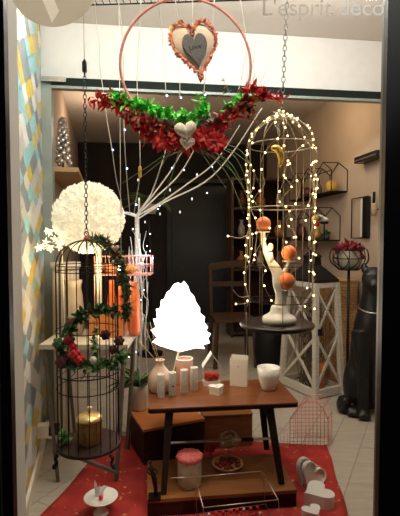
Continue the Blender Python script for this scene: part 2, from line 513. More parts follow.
# shop window: black frame, bronze inner strip, pane
W0 = Vector((0, 0.94, 0)); WU = Vector((1, 0, 0)); WV = Vector((0, 1, 0))
win = bpy.data.objects.new('window_1', None); COL.objects.link(win); win.location = W0; win['kind'] = 'structure'; WL['window_1'] = W0.copy()
UL, UR = -0.412, 0.394


def wp(u, z, off=0.0): return W0 + WU * u + WV * off + UP * z


mb = MB(); mb.box(wp(UL - 0.1, 1.35, 0.0), (0.2, 0.02, 2.7), WU, WV); mb.box(wp(UR + 0.1, 1.35, 0.0), (0.2, 0.02, 2.7), WU, WV)
mb.box(wp(0, 2.6, 0), (1.2, 0.02, 0.2), WU, WV); mb.box(wp(0, 0.03, 0), (1.2, 0.02, 0.06), WU, WV); mb.build('window_frame', black_frame, win)
mb = MB(); mb.box(wp(UL - 0.022, 1.35, -0.014), (0.004, 0.008, 2.7), WU, WV); mb.build('frame_bead', steel, win)
mb = MB(); mb.box(wp(UR + 0.004, 1.35, 0.014), (0.008, 0.010, 2.7), WU, WV); mb.build('inner_strip', alu_brown, win)
mb = MB(); mb.box(wp(0, 1.3, 0.004), (0.84, 0.005, 2.5), WU, WV); mb.build('glass_pane', window_glass, win)
mb = MB(); mb.box(wp(UL - 0.035, 1.31, 0.034), (0.07, 0.048, 2.62), WU, WV); struct('trim_3', mb, white_paint)
struct('wall_front_left', wall_slab((UL - 0.19, 0.94), (-1.4, 0.78), 0, 2.7, 0.05, 1), black_frame)
struct('wall_front_right', wall_slab((UR + 0.19, 0.94), (1.9, 1.16), 0, 2.7, 0.05, 1), black_frame)


def on_pane(px, py, off=-0.003):
    d = ray(px, py); o = Vector((0, 0, CAM_Z)); p0 = W0 + WV * off
    return o + d * ((p0 - o).dot(WV) / d.dot(WV))


# ---- stickers on the pane
c = on_pane(53, -19); rr = (on_pane(98, -19) - on_pane(53, -19)).length
sticker = vinyl_mat('taupe_vinyl', (0.66, 0.60, 0.49), .7)
sticker_l = vinyl_mat('pale_vinyl', (0.92, 0.88, 0.78), .8)
t = thing('window_sticker', 'round taupe sticker with pale slanted emblem at top left of the pane', 'sticker', c)
q = [on_pane(40, -6), on_pane(51, -8), on_pane(59, 11), on_pane(52, 23)]
q2 = [Vector(((p - c).dot(WU), (p - c).dot(UP), 0)) for p in q]
from mathutils.geometry import tessellate_polygon
outer = circle((0, 0, 0), rr, 64)
mb = MB(); mb.add([c + WU * p.x + UP * p.y for p in outer + q2], tessellate_polygon([outer, q2])); mb.build('disc', sticker, t)
mb = MB(); mb.add(q, [(0, 1, 2, 3)]); label_part(mb.build('emblem', sticker_l, t), 'pale slanted emblem')
p0 = on_pane(261, 16, -0.002); p0.z += 0.001
L1 = (on_pane(383, 16, -0.002) - p0).dot(WU)
t = thing('window_lettering', "vinyl lettering L'esprit déco across the top right of the pane", 'lettering', p0)
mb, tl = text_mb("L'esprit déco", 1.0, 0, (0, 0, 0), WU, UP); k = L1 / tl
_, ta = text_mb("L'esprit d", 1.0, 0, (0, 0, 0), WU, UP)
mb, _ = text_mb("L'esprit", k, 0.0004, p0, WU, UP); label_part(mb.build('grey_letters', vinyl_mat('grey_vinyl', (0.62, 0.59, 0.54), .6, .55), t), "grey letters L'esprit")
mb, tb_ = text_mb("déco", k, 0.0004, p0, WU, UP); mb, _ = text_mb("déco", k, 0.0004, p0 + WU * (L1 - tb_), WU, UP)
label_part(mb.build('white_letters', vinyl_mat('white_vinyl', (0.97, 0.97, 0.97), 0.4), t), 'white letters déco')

# ================================================================ HANGING THINGS
GZ = 2.135
# wire panel under the ceiling
t = thing('hanging_grid', 'black wire mesh grid hung flat under the ceiling along the top', 'wire grid', (0.08, 1.5, GZ))
g0 = P(84, 13, 1.69); g1 = P(362, 4, 1.63); g0.z = g1.z = GZ
gd = (g1 - g0); gl = gd.length; gu = gd.normalized(); gv = Vector((gu.y, -gu.x, 0)); dep = 0.4
mb = MB(); mbf = MB()
for i in range(int(gl / 0.026) + 1):
    a = g0 + gu * (i * 0.026); mb.tube([a, a + gv * dep], 0.0017, 5)
for j in range(1, 8):
    a = g0 + gv * (dep * j / 8) - UP * 0.002; mb.tube([a, a + gu * gl], 0.0018, 5)
mb.build('mesh', mat('matte_black', (.01, .01, .011), .9, spec=.1), t)
mbf.tube([g0, g1, g1 + gv * dep, g0 + gv * dep], 0.003, 6, closed=True)
mbf.build('rim', black_iron, t)
for q in (g0 + gv * 0.2, g1 + gv * 0.2, g0 + gu * gl / 2 + gv * 0.38): mb = MB(); mb.tube([q, Vector((q.x, q.y, CEIL))], 0.0012, 5); mb.build('suspension_wire', steel, t)

CL = Vector((P(89, 440, 1.7).x, 1.7, 0)); zl = lambda py: P(89, py, 1.7).z
CR = Vector((P(278, 322, 1.66).x, 1.66, 0)); zr = lambda py: P(278, py, 1.66).z

# chains
ct = Vector((CL.x, CL.y - 0.005, GZ))
t = thing('hanging_chain', 'thin wire and dark chain holding up the left birdcage', 'chain', (CL.x, CL.y, zl(236)))
mb = MB(); mb.tube([ct, (CL.x, CL.y, zl(72))], 0.0012, 5); mb.build('wire', chain_m, t)
mb = MB(); mb.box((CL.x, CL.y, zl(67)), (0.015, 0.014, 0.038), Vector((1, 0, 0)), Vector((0, 1, 0))); mb.lathe([(.003, 0), (.006, .006), (.003, .012)], (CL.x, CL.y, zl(67) + 0.017), 8); mb.build('clip', black_iron, t)
mb = MB(); chain_mb(mb, (CL.x, CL.y, zl(72)), (CL.x, CL.y, zl(233))); mb.build('links', black_iron, t)
t = thing('hanging_chain', 'steel chain holding up the right birdcage with fairy lights', 'chain', (CR.x + .006, CR.y, zr(116)))
mb = MB(); chain_mb(mb, (CR.x + .02, CR.y - 0.02, GZ), (CR.x + .008, CR.y, zr(113)), 0.024, 0.0017); mb.build('links', chain_m, t)

# ---- hoop wreath
HY = 1.6; hc = P(186, 65, HY); HR = 64 * px2m(HY)
hx, hz_ = Vector((1, 0.06, 0)).normalized(), UP
t = thing('hoop_wreath', 'large pink hoop wreath with red and green leaves hung in the middle', 'wreath', hc)
mb = MB(); mb.tube(circle(hc, HR, 72, hx, hz_), 0.0048, 8, closed=True)
for k in range(90):
    a = 2 * PI * k / 90; p = hc + hx * (HR * math.cos(a)) + hz_ * (HR * math.sin(a))
    e1 = hx * math.cos(a) + hz_ * math.sin(a)
    mb.tube(circle(p, 0.0055, 8, e1, Vector((0, 1, 0))), 0.0008, 4, closed=True)
mb.build('hoop', mat('pink_ribbon', (0.56, 0.20, 0.19), 0.5, col2=(0.70, 0.36, 0.33), scale=80), t)
mb = MB(); mb.tube([hc + UP * HR, (hc.x, hc.y, GZ + 0.003)], 0.002, 6)
mb.tube(circle(hc + UP * (HR + 0.006), 0.008, 12, Vector((1, 0, 0)), UP), 0.002, 6, closed=True); mb.build('hook', steel, t)
gy = HY - 0.012
red_path = [P(x, y, gy) for x, y in ((100, 98), (118, 106), (138, 120), (160, 132), (186, 140), (212, 134), (232, 116), (248, 102), (264, 94))]
grn_path = [P(x, y, gy - .012) for x, y in ((112, 98), (124, 103), (142, 107), (160, 112), (178, 117), (196, 118), (206, 114))]
mb = MB(); mb.tube(smooth_path(red_path, 5), 0.004, 6); mb.build('vine', mat('brown_vine', (0.12, 0.05, 0.03), 0.8), t)
mb = MB(); leaves(mb, red_path[:3], 90, 0.045, 0.016, jitter=0.016); leaves(mb, red_path[2:6], 190, 0.052, 0.022, jitter=0.032, down=.5); leaves(mb, red_path[5:], 120, 0.045, 0.016, jitter=0.02)
leaves(mb, [P(88, 104, gy), P(100, 98, gy), P(118, 100, gy)], 30, 0.035, 0.012, jitter=.008)
leaves(mb, [P(255, 92, gy), P(270, 97, gy), P(284, 99, gy)], 40, 0.036, 0.012, jitter=.01)
leaves(mb, [P(244, 92, gy), P(256, 84, gy)], 30, 0.036, 0.012, jitter=.01)
mb.build('red_leaves', red_leaf, t)
mb = MB(); leaves(mb, [P(130, 116, gy - .02), P(150, 126, gy - .02), P(168, 132, gy - .02)], 130, 0.036, 0.02, jitter=0.026); leaves(mb, [P(208, 128, gy - .01), P(228, 116, gy - .01), P(242, 102, gy - .01), P(250, 116, gy)], 140, 0.036, 0.018, jitter=0.022)
mb.build('rust_leaves', rust_leaf, t)
mb = MB(); leaves(mb, grn_path, 320, 0.036, 0.016, jitter=0.020, spread=1.1); leaves(mb, [P(206, 112, gy - .01), P(200, 98, gy - .01)], 24, 0.03, 0.012, jitter=0.008)
leaves(mb, [P(222, 110, gy - .01), P(240, 98, gy - .01), P(256, 103, gy - .01)], 60, 0.03, 0.013, jitter=0.014)
mb.build('green_leaves', green_leaf, t)
mb = MB(); leaves(mb, [P(168, 126, gy - .02), P(176, 124, gy - .02)], 30, 0.026, 0.014, jitter=0.01); leaves(mb, [P(200, 122, gy - .02), P(214, 120, gy - .02)], 40, 0.03, 0.013, jitter=0.012)
mb.build('grey_leaves', grey_leaf, t)
# poinsettia heads either side of the white hearts
for (x, y) in ((164, 140), (206, 136), (216, 142)):
    mb = MB(); c = P(x, y, gy - .03)
    for k in range(12):
        a = 2 * PI * k / 12 + random.random() * .3
        dd = Vector((math.cos(a), -0.35 if k % 2 else -0.05, math.sin(a)))
        mb.leaf(c, dd, 0.042 if k % 2 else 0.052, 0.024, Vector((0, -1, 0)))
    for k in range(5): mb.ball(c + rnd_vec(0.005) + Vector((0, -.006, 0)), 0.003, 6, 4)
    mb.build('poinsettia', red_leaf, t)
hwhite = mat('white_felt', (0.80, 0.74, 0.66), 0.8, bump=0.2, scale=90, var=.05)
for (x, y, wd, an) in ((186, 132, 0.078, 0.15), (187, 144, 0.055, -0.1)):
    mb = MB(); c = P(x, y, gy - .055 + (0.012 if wd < .07 else 0))
    ax_ = Vector((math.cos(an), 0, math.sin(an))); ay_ = Vector((-math.sin(an), 0, math.cos(an)))
    mb.puff(heart(wd), c, ax_, ay_, 0.018); label_part(mb.build('padded_heart', hwhite, t), 'padded white heart')
# trailing grasses
mb = MB()
for (x0, y0, x1, y1, x2, y2) in ((178, 145, 160, 162, 140, 178), (176, 146, 150, 165, 118, 186), (180, 146, 172, 175, 158, 212), (174, 146, 160, 170, 150, 200),
                                 (200, 146, 222, 158, 246, 192), (202, 146, 232, 165, 250, 205), (204, 145, 236, 158, 256, 212), (198, 147, 210, 165, 226, 188),
                                 (206, 144, 240, 150, 262, 190), (200, 147, 226, 172, 244, 214), (196, 147, 216, 158, 238, 176), (205, 144, 230, 150, 252, 166)):
    pts = smooth_path([P(x0, y0, gy), P(x1, y1, gy + random.uniform(-.03, .03)), P(x2, y2, gy + random.uniform(-.05, .08))], 6)
    mb.tube(pts, [0.0024 * (1 - .75 * i / (len(pts) - 1)) for i in range(len(pts))], 5)
for (x1, y1) in ((210, 152), (214, 156), (204, 158), (166, 156), (172, 158), (222, 150), (218, 162), (160, 160)):
    b0 = P(190, 146, gy); mb.leaf(b0, P(x1, y1, gy) - b0, (P(x1, y1, gy) - b0).length, 0.004)
mb.build('grass_blades', mat('grey_grass', (.10, .20, .08), .5, col2=(.2, .3, .16)), t)
mb = MB()
for (x0, y0, x1, y1, x2, y2) in ((238, 104, 250, 84, 262, 62), (244, 100, 252, 70, 256, 40), (246, 100, 247, 72, 246, 48), (240, 102, 228, 90, 222, 76), (250, 98, 262, 80, 270, 60), (225, 112, 218, 98, 232, 90), (205, 118, 206, 104, 202, 92), (248, 98, 254, 78, 254, 58)):
    pts = smooth_path([P(x0, y0, gy), P(x1, y1, gy - .01), P(x2, y2, gy)], 5)
    mb.tube(pts, [0.0013 * (1 - .7 * i / (len(pts) - 1)) for i in range(len(pts))], 5)
    if y2 > 70: leaves(mb, pts[3:], 10, 0.014, 0.006, jitter=.002)
mb.build('sprigs', grey_leaf, t)

# ---- heart ornament hung inside the hoop
OY = 1.57; oc = P(195, 50, OY); tilt = -0.16
ox = Vector((math.cos(tilt) * .97, .22, -math.sin(tilt))).normalized(); ox = Vector((0.955, 0.22, 0.19)).normalized(); oz = Vector((-0.19, 0, 0.98)); oz = (oz - ox * oz.dot(ox)).normalized()
on = ox.cross(oz)     # points towards the camera
t = thing('heart_ornament', 'cream hanging heart edged with pink petals around a grey heart', 'ornament', oc)
ho = heart(0.160)
ho = [(x, y * 1.36 - 0.004) for x, y in ho]
mb = MB(); mb.puff([(x * .96, y * .96) for x, y in ho], oc, ox, oz, 0.012); mb.build('padding', mat('cream_felt', (0.62, 0.54, 0.44), 0.85, bump=.15, scale=120, var=.06), t)
fr = [mat('petal_pink', (0.55, 0.14, 0.11), .7, col2=(0.68, 0.28, 0.22), scale=80), mat('petal_orange', (0.75, 0.40, 0.12), .7), mat('petal_yellow', (0.82, 0.66, 0.22), .7)]
mb = MB()
for i in range(300):
    k = i / 300 * len(ho); a = ho[int(k) % len(ho)]; b = ho[(int(k) + 1) % len(ho)]; q = k - int(k)
    x, y = a[0] * (1 - q) + b[0] * q, a[1] * (1 - q) + b[1] * q
    mi = 2 if (-.075 < x < -.03 and y > .045 and random.random() < .55) else (1 if random.random() < .16 else 0)
    p = oc + ox * (x * .95) + oz * (y * .95) + on * random.uniform(0, .012)
    dd = (ox * x + oz * y).normalized() + on * random.uniform(-.2, .9) + rnd_vec(.5)
    mb.leaf(p, dd, random.uniform(.012, .02), .011, on, mi=mi)
label_part(mb.build('petal_trim', fr, t), 'pink, orange and yellow petal trim')
hi = [(x * .56, y * .60 - 0.005) for x, y in ho]
mb = MB(); mb.prism(hi, oc + on * .0105, ox, oz, 0.004); pi_ = mb.build('inner_heart', mat('slate_felt', (0.115, 0.115, 0.125), 0.8, bump=.3, scale=200, var=.25), t)
lm, ll = text_mb('Love', 0.024, 0.0003, oc + on * .0150 - ox * .026 - oz * 0.006, (ox + oz * .12).normalized(), oz)
lm.build('script', mat('ink', (0.01, 0.01, 0.012), .7), pi_)
mb = MB(); p = oc + oz * 0.045; mb.tube([p, (p.x, p.y, hc.z + HR - .004)], 0.0008, 4); mb.build('hanging_thread', white_wire, t)

# ---- white light strings hanging from the wire panel
bulb_cool = proto_mesh('cool_bulb', MB().ball((0, 0, 0), 0.0036, 8, 6), led_cool)
bulb_warm = proto_mesh('warm_bulb', MB().ball((0, 0, 0), 0.0036, 8, 6), led_warm)
bulb_off = proto_mesh('clear_bulb', MB().ball((0, 0, 0), 0.004, 6, 5, sz=2.0), mat('milky_plastic', (0.8, 0.82, 0.85), .3, emit=.5, emit_col=(.9, .95, 1), sample=False))
strings = [
    ('hanging in wavy line left of the hoop', 1.68, [(97, 10), (96, 22), (100, 45), (99, 62), (104, 95), (107, 120), (112, 150), (116, 178), (121, 200), (122, 215)], [(103, 92), (112, 152)]),
    ('hanging straight down the left side of the hoop', 1.66, [(119, 9), (123, 40), (124, 80), (124, 130), (127, 180), (130, 214)], [(127, 133), (129, 172)]),
    ('with gold connector hanging left of the white tree branches', 1.67, [(142, 8), (139, 40), (137, 80), (139, 120), (140, 172), (136, 200), (134, 214)], [(135, 205)]),
    ('hanging behind the left half of the hoop', 1.68, [(158, 8), (161, 22), (164, 60), (166, 96)], [(166, 95), (168, 93)]),
    ('hanging behind the heart ornament', 1.68, [(176, 8), (179, 40), (180, 98)], [(180, 96)]),
    ('hanging behind the right half of the hoop', 1.68, [(214, 8), (211, 40), (205, 80), (204, 95)], [(204, 94), (206, 96)]),
    ('hanging beside the right chain above the right birdcage', 1.66, [(240, 8), (246, 40), (243, 70), (238, 92)], [(246, 42)]),
]
for lab, Y, pts, bl in strings:
    pw = [P(x, y, Y) for x, y in pts]; pw[0].z = GZ - 0.003; pw[0].y = min(pw[0].y, 1.645); 
    t = thing('light_string', 'thin white light string ' + lab, 'light string', pw[-1], 'white light strings under the wire panel')
    mb = MB(); mb.tube(smooth_path(pw, 4), 0.0016, 5); mb.build('cable', white_wire, t)
    for (x, y) in bl:
        q = min(smooth_path(pw, 4), key=lambda p: (p - P(x, y, Y)).length); inst('bulb', bulb_cool, t, q + Vector((.004, -.003, 0)))
    if 'connector' in lab:
        mb = MB(); c = P(140, 172, Y); mb.lathe([(.003, -.022), (.006, -.018), (.006, .018), (.003, .022)], c, 10); label_part(mb.build('connector', gold, t), 'gold connector')

# ================================================================ LEFT BIRDCAGE
def birdcage_left():
    t = thing('birdcage', 'dark wire birdcage with red top knob hanging at left', 'birdcage', (CL.x, CL.y, zl(446)))
    r = 0.119; zb, zd = zl(441), zl(266); ztop = zl(240); c0 = Vector((CL.x, CL.y, 0))
    mb = MB()
    for k in range(18):
        a = 2 * PI * (k + .3) / 18; e = Vector((math.cos(a), math.sin(a), 0))
        pts = [c0 + e * r + UP * zb, c0 + e * r + UP * zd]
        H = ztop - zd
        pts += [c0 + e * (r * math.cos(q)) + UP * (zd + H * math.sin(q)) for q in [PI / 2 * j / 8 for j in range(1, 8)]]
        pts.append(c0 + e * .006 + UP * ztop)
        mb.tube(pts, 0.0019, 6)
    mb.build('bars', rust_iron, t)
    for z, rr_ in ((zl(265), r), (zl(271), r), (zl(329), r + .002), (zl(386), r + .002)):
        mb = MB(); mb.tube(circle((CL.x, CL.y, z), rr_, 40), 0.002, 6, closed=True); mb.build('ring', rust_iron, t)
    mb = MB(); mb.lathe([(.0, -.014), (r + .006, -.014), (r + .009, -.008), (r + .007, -.002), (r + .002, 0), (0, 0)], (CL.x, CL.y, zb), 40); mb.build('base', mat('dark_oak', (0.020, 0.008, 0.005), .6, col2=(0.035, .014, .009), spec=.2), t)
    mb = MB(); mb.lathe([(r - .002, -.004), (r - .002, 0), (0, 0)], (CL.x, CL.y, zl(371)), 40)
    mb2 = MB()
    for k in range(-2, 3):
        x = k * .045; h = math.sqrt(max(0, r * r - x * x)); mb2.tube([(CL.x + x, CL.y - h, zl(371)), (CL.x + x, CL.y + h, zl(371))], .0016, 5)
    mb2.tube(circle((CL.x, CL.y, zl(371)), r, 40), .0026, 6, closed=True)
    mb2.build('wire_shelf', rust_iron, t)
    for a in (R(215), R(325), R(90)):
        e = Vector((math.cos(a), math.sin(a), 0)); b = c0 + e * (r + .004) + UP * (zb - .02)
        mb = MB(); mb.tube(smooth_path([b, b + e * .012 - UP * .012, b + e * .006 - UP * .03, b + e * .016 - UP * .042], 4), [.008, .008, .007, .007, .006, .006, .006, .006, .007, .008, .009, .009, .008], 8)
        mb.ball(b + e * .016 - UP * .044, .009, 8, 6); mb.build('foot', black_iron, t)
    mb = MB(); mb.lathe([(.0, -.006), (.012, -.006), (.014, .002), (.010, .010), (.006, .016), (0, .018)], (CL.x, CL.y, ztop), 14); label_part(mb.build('knob', mat('red_paint', (.35, .03, .02), .4), t), 'red top knob')
    mb = MB(); mb.tube(circle((CL.x, CL.y, ztop + .024), .009, 14, Vector((1, 0, 0)), UP), .002, 6, closed=True); mb.build('hanging_ring', rust_iron, t)
    return r, zb


rl, zbl = birdcage_left()


def cl(a, z, k=1.0):
    return Vector((CL.x + math.cos(a) * rl * k, CL.y + math.sin(a) * rl * k, z))


# fir garland over the dome and down the right side
t = thing('fir_garland', 'green fir garland over the right side of the left birdcage', 'garland', cl(R(-40), zl(300)))
gp = [P(x, y, Y) for x, y, Y in ((92, 240, 1.675), (102, 240, 1.63), (111, 247, 1.60), (118, 258, 1.60), (123, 272, 1.61), (126, 288, 1.62), (127, 305, 1.63), (126, 318, 1.63))]
mb = MB(); mb.tube(smooth_path(gp, 4), .003, 5); mb.build('stem', rust_iron, t)
mb = MB(); leaves(mb, smooth_path(gp, 4), 800, .034, .0055, jitter=.008); mb.build('needles', olive, t)
for k in range(9): mb = MB(); mb.ball(random.choice(smooth_path(gp, 4)) + rnd_vec(.012), .0055, 8, 6); label_part(mb.build('berry', red_leaf, t), 'red berry')
mb = MB(); mb.puff(heart(.03), P(115, 249, 1.585), Vector((1, 0, 0)), UP, .008); label_part(mb.build('padded_heart', mat('pale_pink', (.75, .5, .45), .7), t), 'small pale pink heart')

# rose garland wound round the middle
t = thing('rose_garland', 'dark garland of red roses and leaves wound round left birdcage middle', 'garland', cl(R(-90), zl(350)))
gp2 = [P(x, y, Y) for x, y, Y in ((120, 312, 1.6), (104, 310, 1.545), (90, 312, 1.545), (78, 318, 1.55), (70, 328, 1.56), (63, 342, 1.57), (62, 358, 1.57), (72, 364, 1.55), (88, 366, 1.54), (104, 366, 1.54), (116, 362, 1.56), (124, 352, 1.6))]
sp2 = smooth_path(gp2, 4)
mb = MB(); mb.tube(sp2, .0028, 5); mb.build('vine', rust_iron, t)
mb = MB(); leaves(mb, sp2, 330, .034, .018, jitter=.016); mb.build('leaves', dark_green, t)
mb = MB(); leaves(mb, gp2[8:], 30, .03, .018, jitter=.012); mb.build('pale_leaves', mat('sage', (.22, .26, .10), .6, col2=(.3, .33, .16)), t)


def rose(c, r, m, parent, nm='rose'):
    mb = MB(); c = Vector(c)
    mb.ball(c, r * .45, 8, 6)
    for ring, (n_, rad, op) in enumerate(((4, .45, .5), (5, .7, .9), (6, .95, 1.3))):
        for k in range(n_):
            a = 2 * PI * k / n_ + ring * .6
            e = Vector((math.cos(a), 0, math.sin(a))); o = c + e * (r * rad * .35) + Vector((0, -.1 * r, 0))
            mb.ball(o + e * r * rad * .35 + Vector((0, (ring - 1.2) * .35 * r, 0)), r * .42, 8, 6, sy=.55)
    return mb.build(nm, m, parent)


drk = mat('burgundy_petal', (.05, .008, .012), .7, col2=(.10, .015, .02))
for (x, y, r_, m_) in ((58, 344, .017, dark_green), (69, 340, .016, dark_red), (62, 362, .020, drk), (74, 354, .018, red_leaf), (79, 360, .017, red_leaf), (72, 346, .012, red_leaf), (105, 335, .015, drk), (119, 341, .015, drk), (113, 350, .013, drk), (71, 322, .010, dark_red), (90, 312, .008, dark_red)):
    rose(P(x, y, 1.545 + (0.05 if x > 100 else 0)), r_ * 1.3, m_, t)
rose(P(93, 360, 1.53), .013, mat('white_petal', (.8, .72, .66), .6), t, 'white_bud')
# hanging green drop sprig inside the cage
t = thing('hanging_sprig', 'drooping green sprig hanging inside the left birdcage', 'foliage', P(95, 352, 1.66))
mb = MB(); sp = [P(95, 326, 1.66), P(94, 340, 1.66), P(96, 356, 1.66)]; mb.tube([P(95, 326, 1.66), *sp[1:]], .0015, 5); leaves(mb, sp, 80, .022, .008, down=.8, jitter=.004); mb.tube([P(95, 326, 1.66), P(95, 266, 1.66)], .0006, 4); mb.build('leaves', mat('mid_green', (.05, .16, .03), .5, col2=(.1, .26, .05)), t)

# gold jar on the cage base
jc = Vector((CL.x + .006, CL.y - .015, zbl))
t = thing('gold_jar', 'gold ribbed jar with domed lid and knob inside left birdcage', 'jar', jc)
amber = mat('amber_gold', (.28, .13, .035), .3, .6, col2=(.42, .22, .07), scale=60)
mb = MB(); jr = .046; pr = []
n = 40; v = []; f = []
for z, k in ((0, .92), (.01, 1.0), (.085, 1.02), (.095, .96)):
    for i in range(n):
        q = jr * k * (1 + .05 * math.cos(i * PI)); a = 2 * PI * i / n; v.append(jc + Vector((q * math.cos(a), q * math.sin(a), z)))
for j in range(3):
    for i in range(n): f.append((j * n + i, j * n + (i + 1) % n, (j + 1) * n + (i + 1) % n, (j + 1) * n + i))
f += [tuple(range(n)), tuple(3 * n + i for i in range(n))]; mb.add(v, f); mb.build('body', amber, t)
mb = MB(); mb.lathe([(jr * 1.12, .095), (jr * 1.14, .102), (jr * 1.0, .110), (jr * .6, .118), (jr * .25, .121), (0, .122)], jc, 12); lo = mb.build('lid', mat('bright_gold', (.85, .62, .25), .3, .7), t)
mb = MB(); mb.lathe([(.006, .12), (.006, .128)], jc, 10); mb.ball(jc + UP * .138, .0115, 10, 8); mb.build('knob', mat('pearl', (.8, .6, .4), .25, .3), lo)
t = thing('leaf_sprig', 'green artificial leaves lying at left edge of birdcage base', 'foliage', cl(R(200), zbl, .8))
mb = MB(); leaves(mb, [cl(R(205), zbl + .014, .78), cl(R(190), zbl + .035, .8)], 40, .03, .013, jitter=.01); mb.build('leaves', mat('mid_green', (.05, .16, .03), .5), t)

# ================================================================ RIGHT BIRDCAGE
rcg = 0.122; zbr = zr(322)
t = thing('birdcage', 'tall thin-wire domed birdcage on dark disc at right', 'birdcage', (CR.x, CR.y, zbr - .02))
mb = MB()
cc = Vector((CR.x + .006, CR.y, 0))
for k in range(10):
    a = 2 * PI * (k + .35) / 10; e = Vector((math.cos(a), math.sin(a), 0)); zd = zr(150); H = zr(117) - zd
    mb.tube([cc + e * rcg + UP * zbr, cc + e * rcg + UP * zd] + [cc + e * (rcg * math.cos(q)) + UP * (zd + H * math.sin(q)) for q in [PI / 2 * j / 8 for j in range(1, 9)]], .0014, 5)
mb.build('bars', brass_w, t)
for y in (146, 208, 265, 300):
    mb = MB(); mb.tube(circle((cc.x, cc.y, zr(y)), rcg, 40), .0014, 5, closed=True); mb.build('ring', brass_w if y < 250 else black_iron, t)
mb = MB(); mb.lathe([(0, -.018), (.138, -.018), (.144, -.010), (.140, -.002), (.135, 0), (0, 0)], (CR.x - .004, CR.y, zbr), 44); mb.build('base', mat('black_oak', (.018, .009, .007), .35), t)
mb = MB(); mb.tube(circle((cc.x, cc.y, zr(114)), .008, 12, Vector((1, 0, 0)), UP), .0018, 6, closed=True); mb.build('hanging_ring', steel, t)

# fairy lights wound on it
rng = random.Random(11)


def cpt(a, z, k=1.04):
    zd = zr(150); kk = 1.0
    if z > zd: kk = math.cos(math.asin(min(.98, (z - zd) / (zr(115) - zd))))
    return Vector((cc.x + math.cos(a) * rcg * k * kk, cc.y + math.sin(a) * rcg * k * kk, z))


for lab, angs in (('down the left side of the right birdcage', (176, 200, 214)), ('down the front of the right birdcage', (238, 286, 262)), ('down the right side of the right birdcage', (352, 336, 322)), ('down the back of the right birdcage', (30, 75, 140))):
    paths = []
    for j, a0 in enumerate(angs):
        a = R(a0); end = rng.uniform(250, 312) if j else 316; pts = []; y = 117
        while y < end:
            pts.append(cpt(a, zr(y), rng.uniform(1.02, 1.12 if y > 150 else 1.06))); a += R(rng.uniform(-24, 24)) ; y += rng.uniform(10, 17)
            a = R(a0) + (a - R(a0)) * .8
        if j == 1: pts.append(pts[-1] + Vector((0, -.02, .012)))
        paths.append(pts)
    t = thing('fairy_light_string', 'warm fairy light string ' + lab, 'fairy lights', paths[0][-1], 'warm fairy lights on the right birdcage')
    mb = MB()
    for pts in paths: mb.tube(smooth_path(pts, 4), .0009, 4)
    if 'left' in lab:
        ex = [[P(247, 235, 1.6), P(240, 238, 1.58), P(228, 236, 1.57)], [P(249, 296, 1.6), P(240, 297, 1.58), P(233, 290, 1.57)], [P(246, 312, 1.57), P(247, 335, 1.57), P(246, 357, 1.57)], [P(249, 302, 1.6), P(243, 304, 1.58), P(236, 304, 1.57)]]
        for e in ex: mb.tube(smooth_path(e, 4), .0012, 4)
    mb.build('wire', clear_wire, t)
    if 'left' in lab:
        for q in (ex[0][2], ex[3][2]): inst('bulb', bulb_warm, t, q)
    for pts in paths:
        sp = smooth_path(pts, 6); dacc = 0; nxt = .012
        for i in range(1, len(sp)):
            dacc += (sp[i] - sp[i - 1]).length
            if dacc >= nxt: inst('bulb', bulb_warm, t, sp[i] + Vector((rng.uniform(-.003, .003), -.003, 0))); nxt += rng.uniform(.046, .085)
lamp('fairy_glow', 'POINT', (cc.x, cc.y - .02, zr(190)), 1.3, (1.0, .66, .32), .09)
lamp('fairy_glow', 'POINT', (cc.x - .06, cc.y - .06, zr(250)), 0.8, (1.0, .66, .32), .06)
# cluster on the crown
t = thing('fairy_light_cluster', 'bunched warm fairy lights on the crown of the right birdcage', 'fairy lights', (cc.x, cc.y, zr(116)), 'warm fairy lights on the right birdcage')
cw = [Vector((cc.x, cc.y, zr(116))) + Vector((rng.uniform(-.035, .035), rng.uniform(-.03, .0), rng.uniform(-.015, .018))) for k in range(22)]
mb = MB(); mb.tube(smooth_path(cw, 4), .0008, 4); mb.build('wire', clear_wire, t)
for p in cw[::2]: inst('bulb', bulb_warm, t, p)

# white dancing figure candle holder
SY = 1.64
t = thing('figure_candle_holder', 'white abstract figure holding up three discs inside right birdcage', 'figurine', (P(279, 322, SY).x, SY, zbr))
b0 = Vector((P(279, 322, SY).x, SY, zbr))
mb = MB(); mb.lathe([(.062, 0), (.066, .004), (.066, .018), (.060, .026), (.045, .034), (.034, .044), (.031, .062), (.026, .068), (0, .070)], b0, 28); mb.build('pedestal', ceramic, t)
Q = lambda x, y, dy=0.0: P(x, y, SY + dy)
mb = MB()
mb.tube(smooth_path([Q(280, 310), Q(281, 296), Q(279, 284), Q(277, 272), Q(271, 262), Q(266, 252), Q(263.5, 242), Q(263, 231)], 4), [.024, .024, .023, .022, .021, .021, .022, .023, .024, .024, .023, .022, .021, .020, .019, .017, .015, .014, .013, .012, .011, .010, .010, .009, .009, .009, .009, .009, .010][:29], 12)
mb.tube(smooth_path([Q(277, 276), Q(283, 273), Q(287, 268), Q(289, 261)], 4), [.016, .015, .014, .013, .012, .011, .010, .009, .009, .008, .008, .008, .008], 10)
mb.tube(smooth_path([Q(281, 300), Q(285, 296), Q(287, 291)], 4), [.014, .013, .012, .011, .010, .009, .009, .008, .008], 10)
mb.ball(Q(270.5, 247, -.012), .0115, 10, 8, sz=1.35)
mb.tube([Q(271, 252, -.01), Q(271, 262, -.004)], [.006, .012], 8)
mb.build('figure', ceramic, t)
balls = ((263.5, 224, 7.3, 'topmost of three orange candle balls, on the left raised disc'), (289, 253, 7.6, 'middle of three orange candle balls, on the right disc'), (286.5, 281, 8.4, 'lowest of three orange candle balls, beside the white figure waist'))
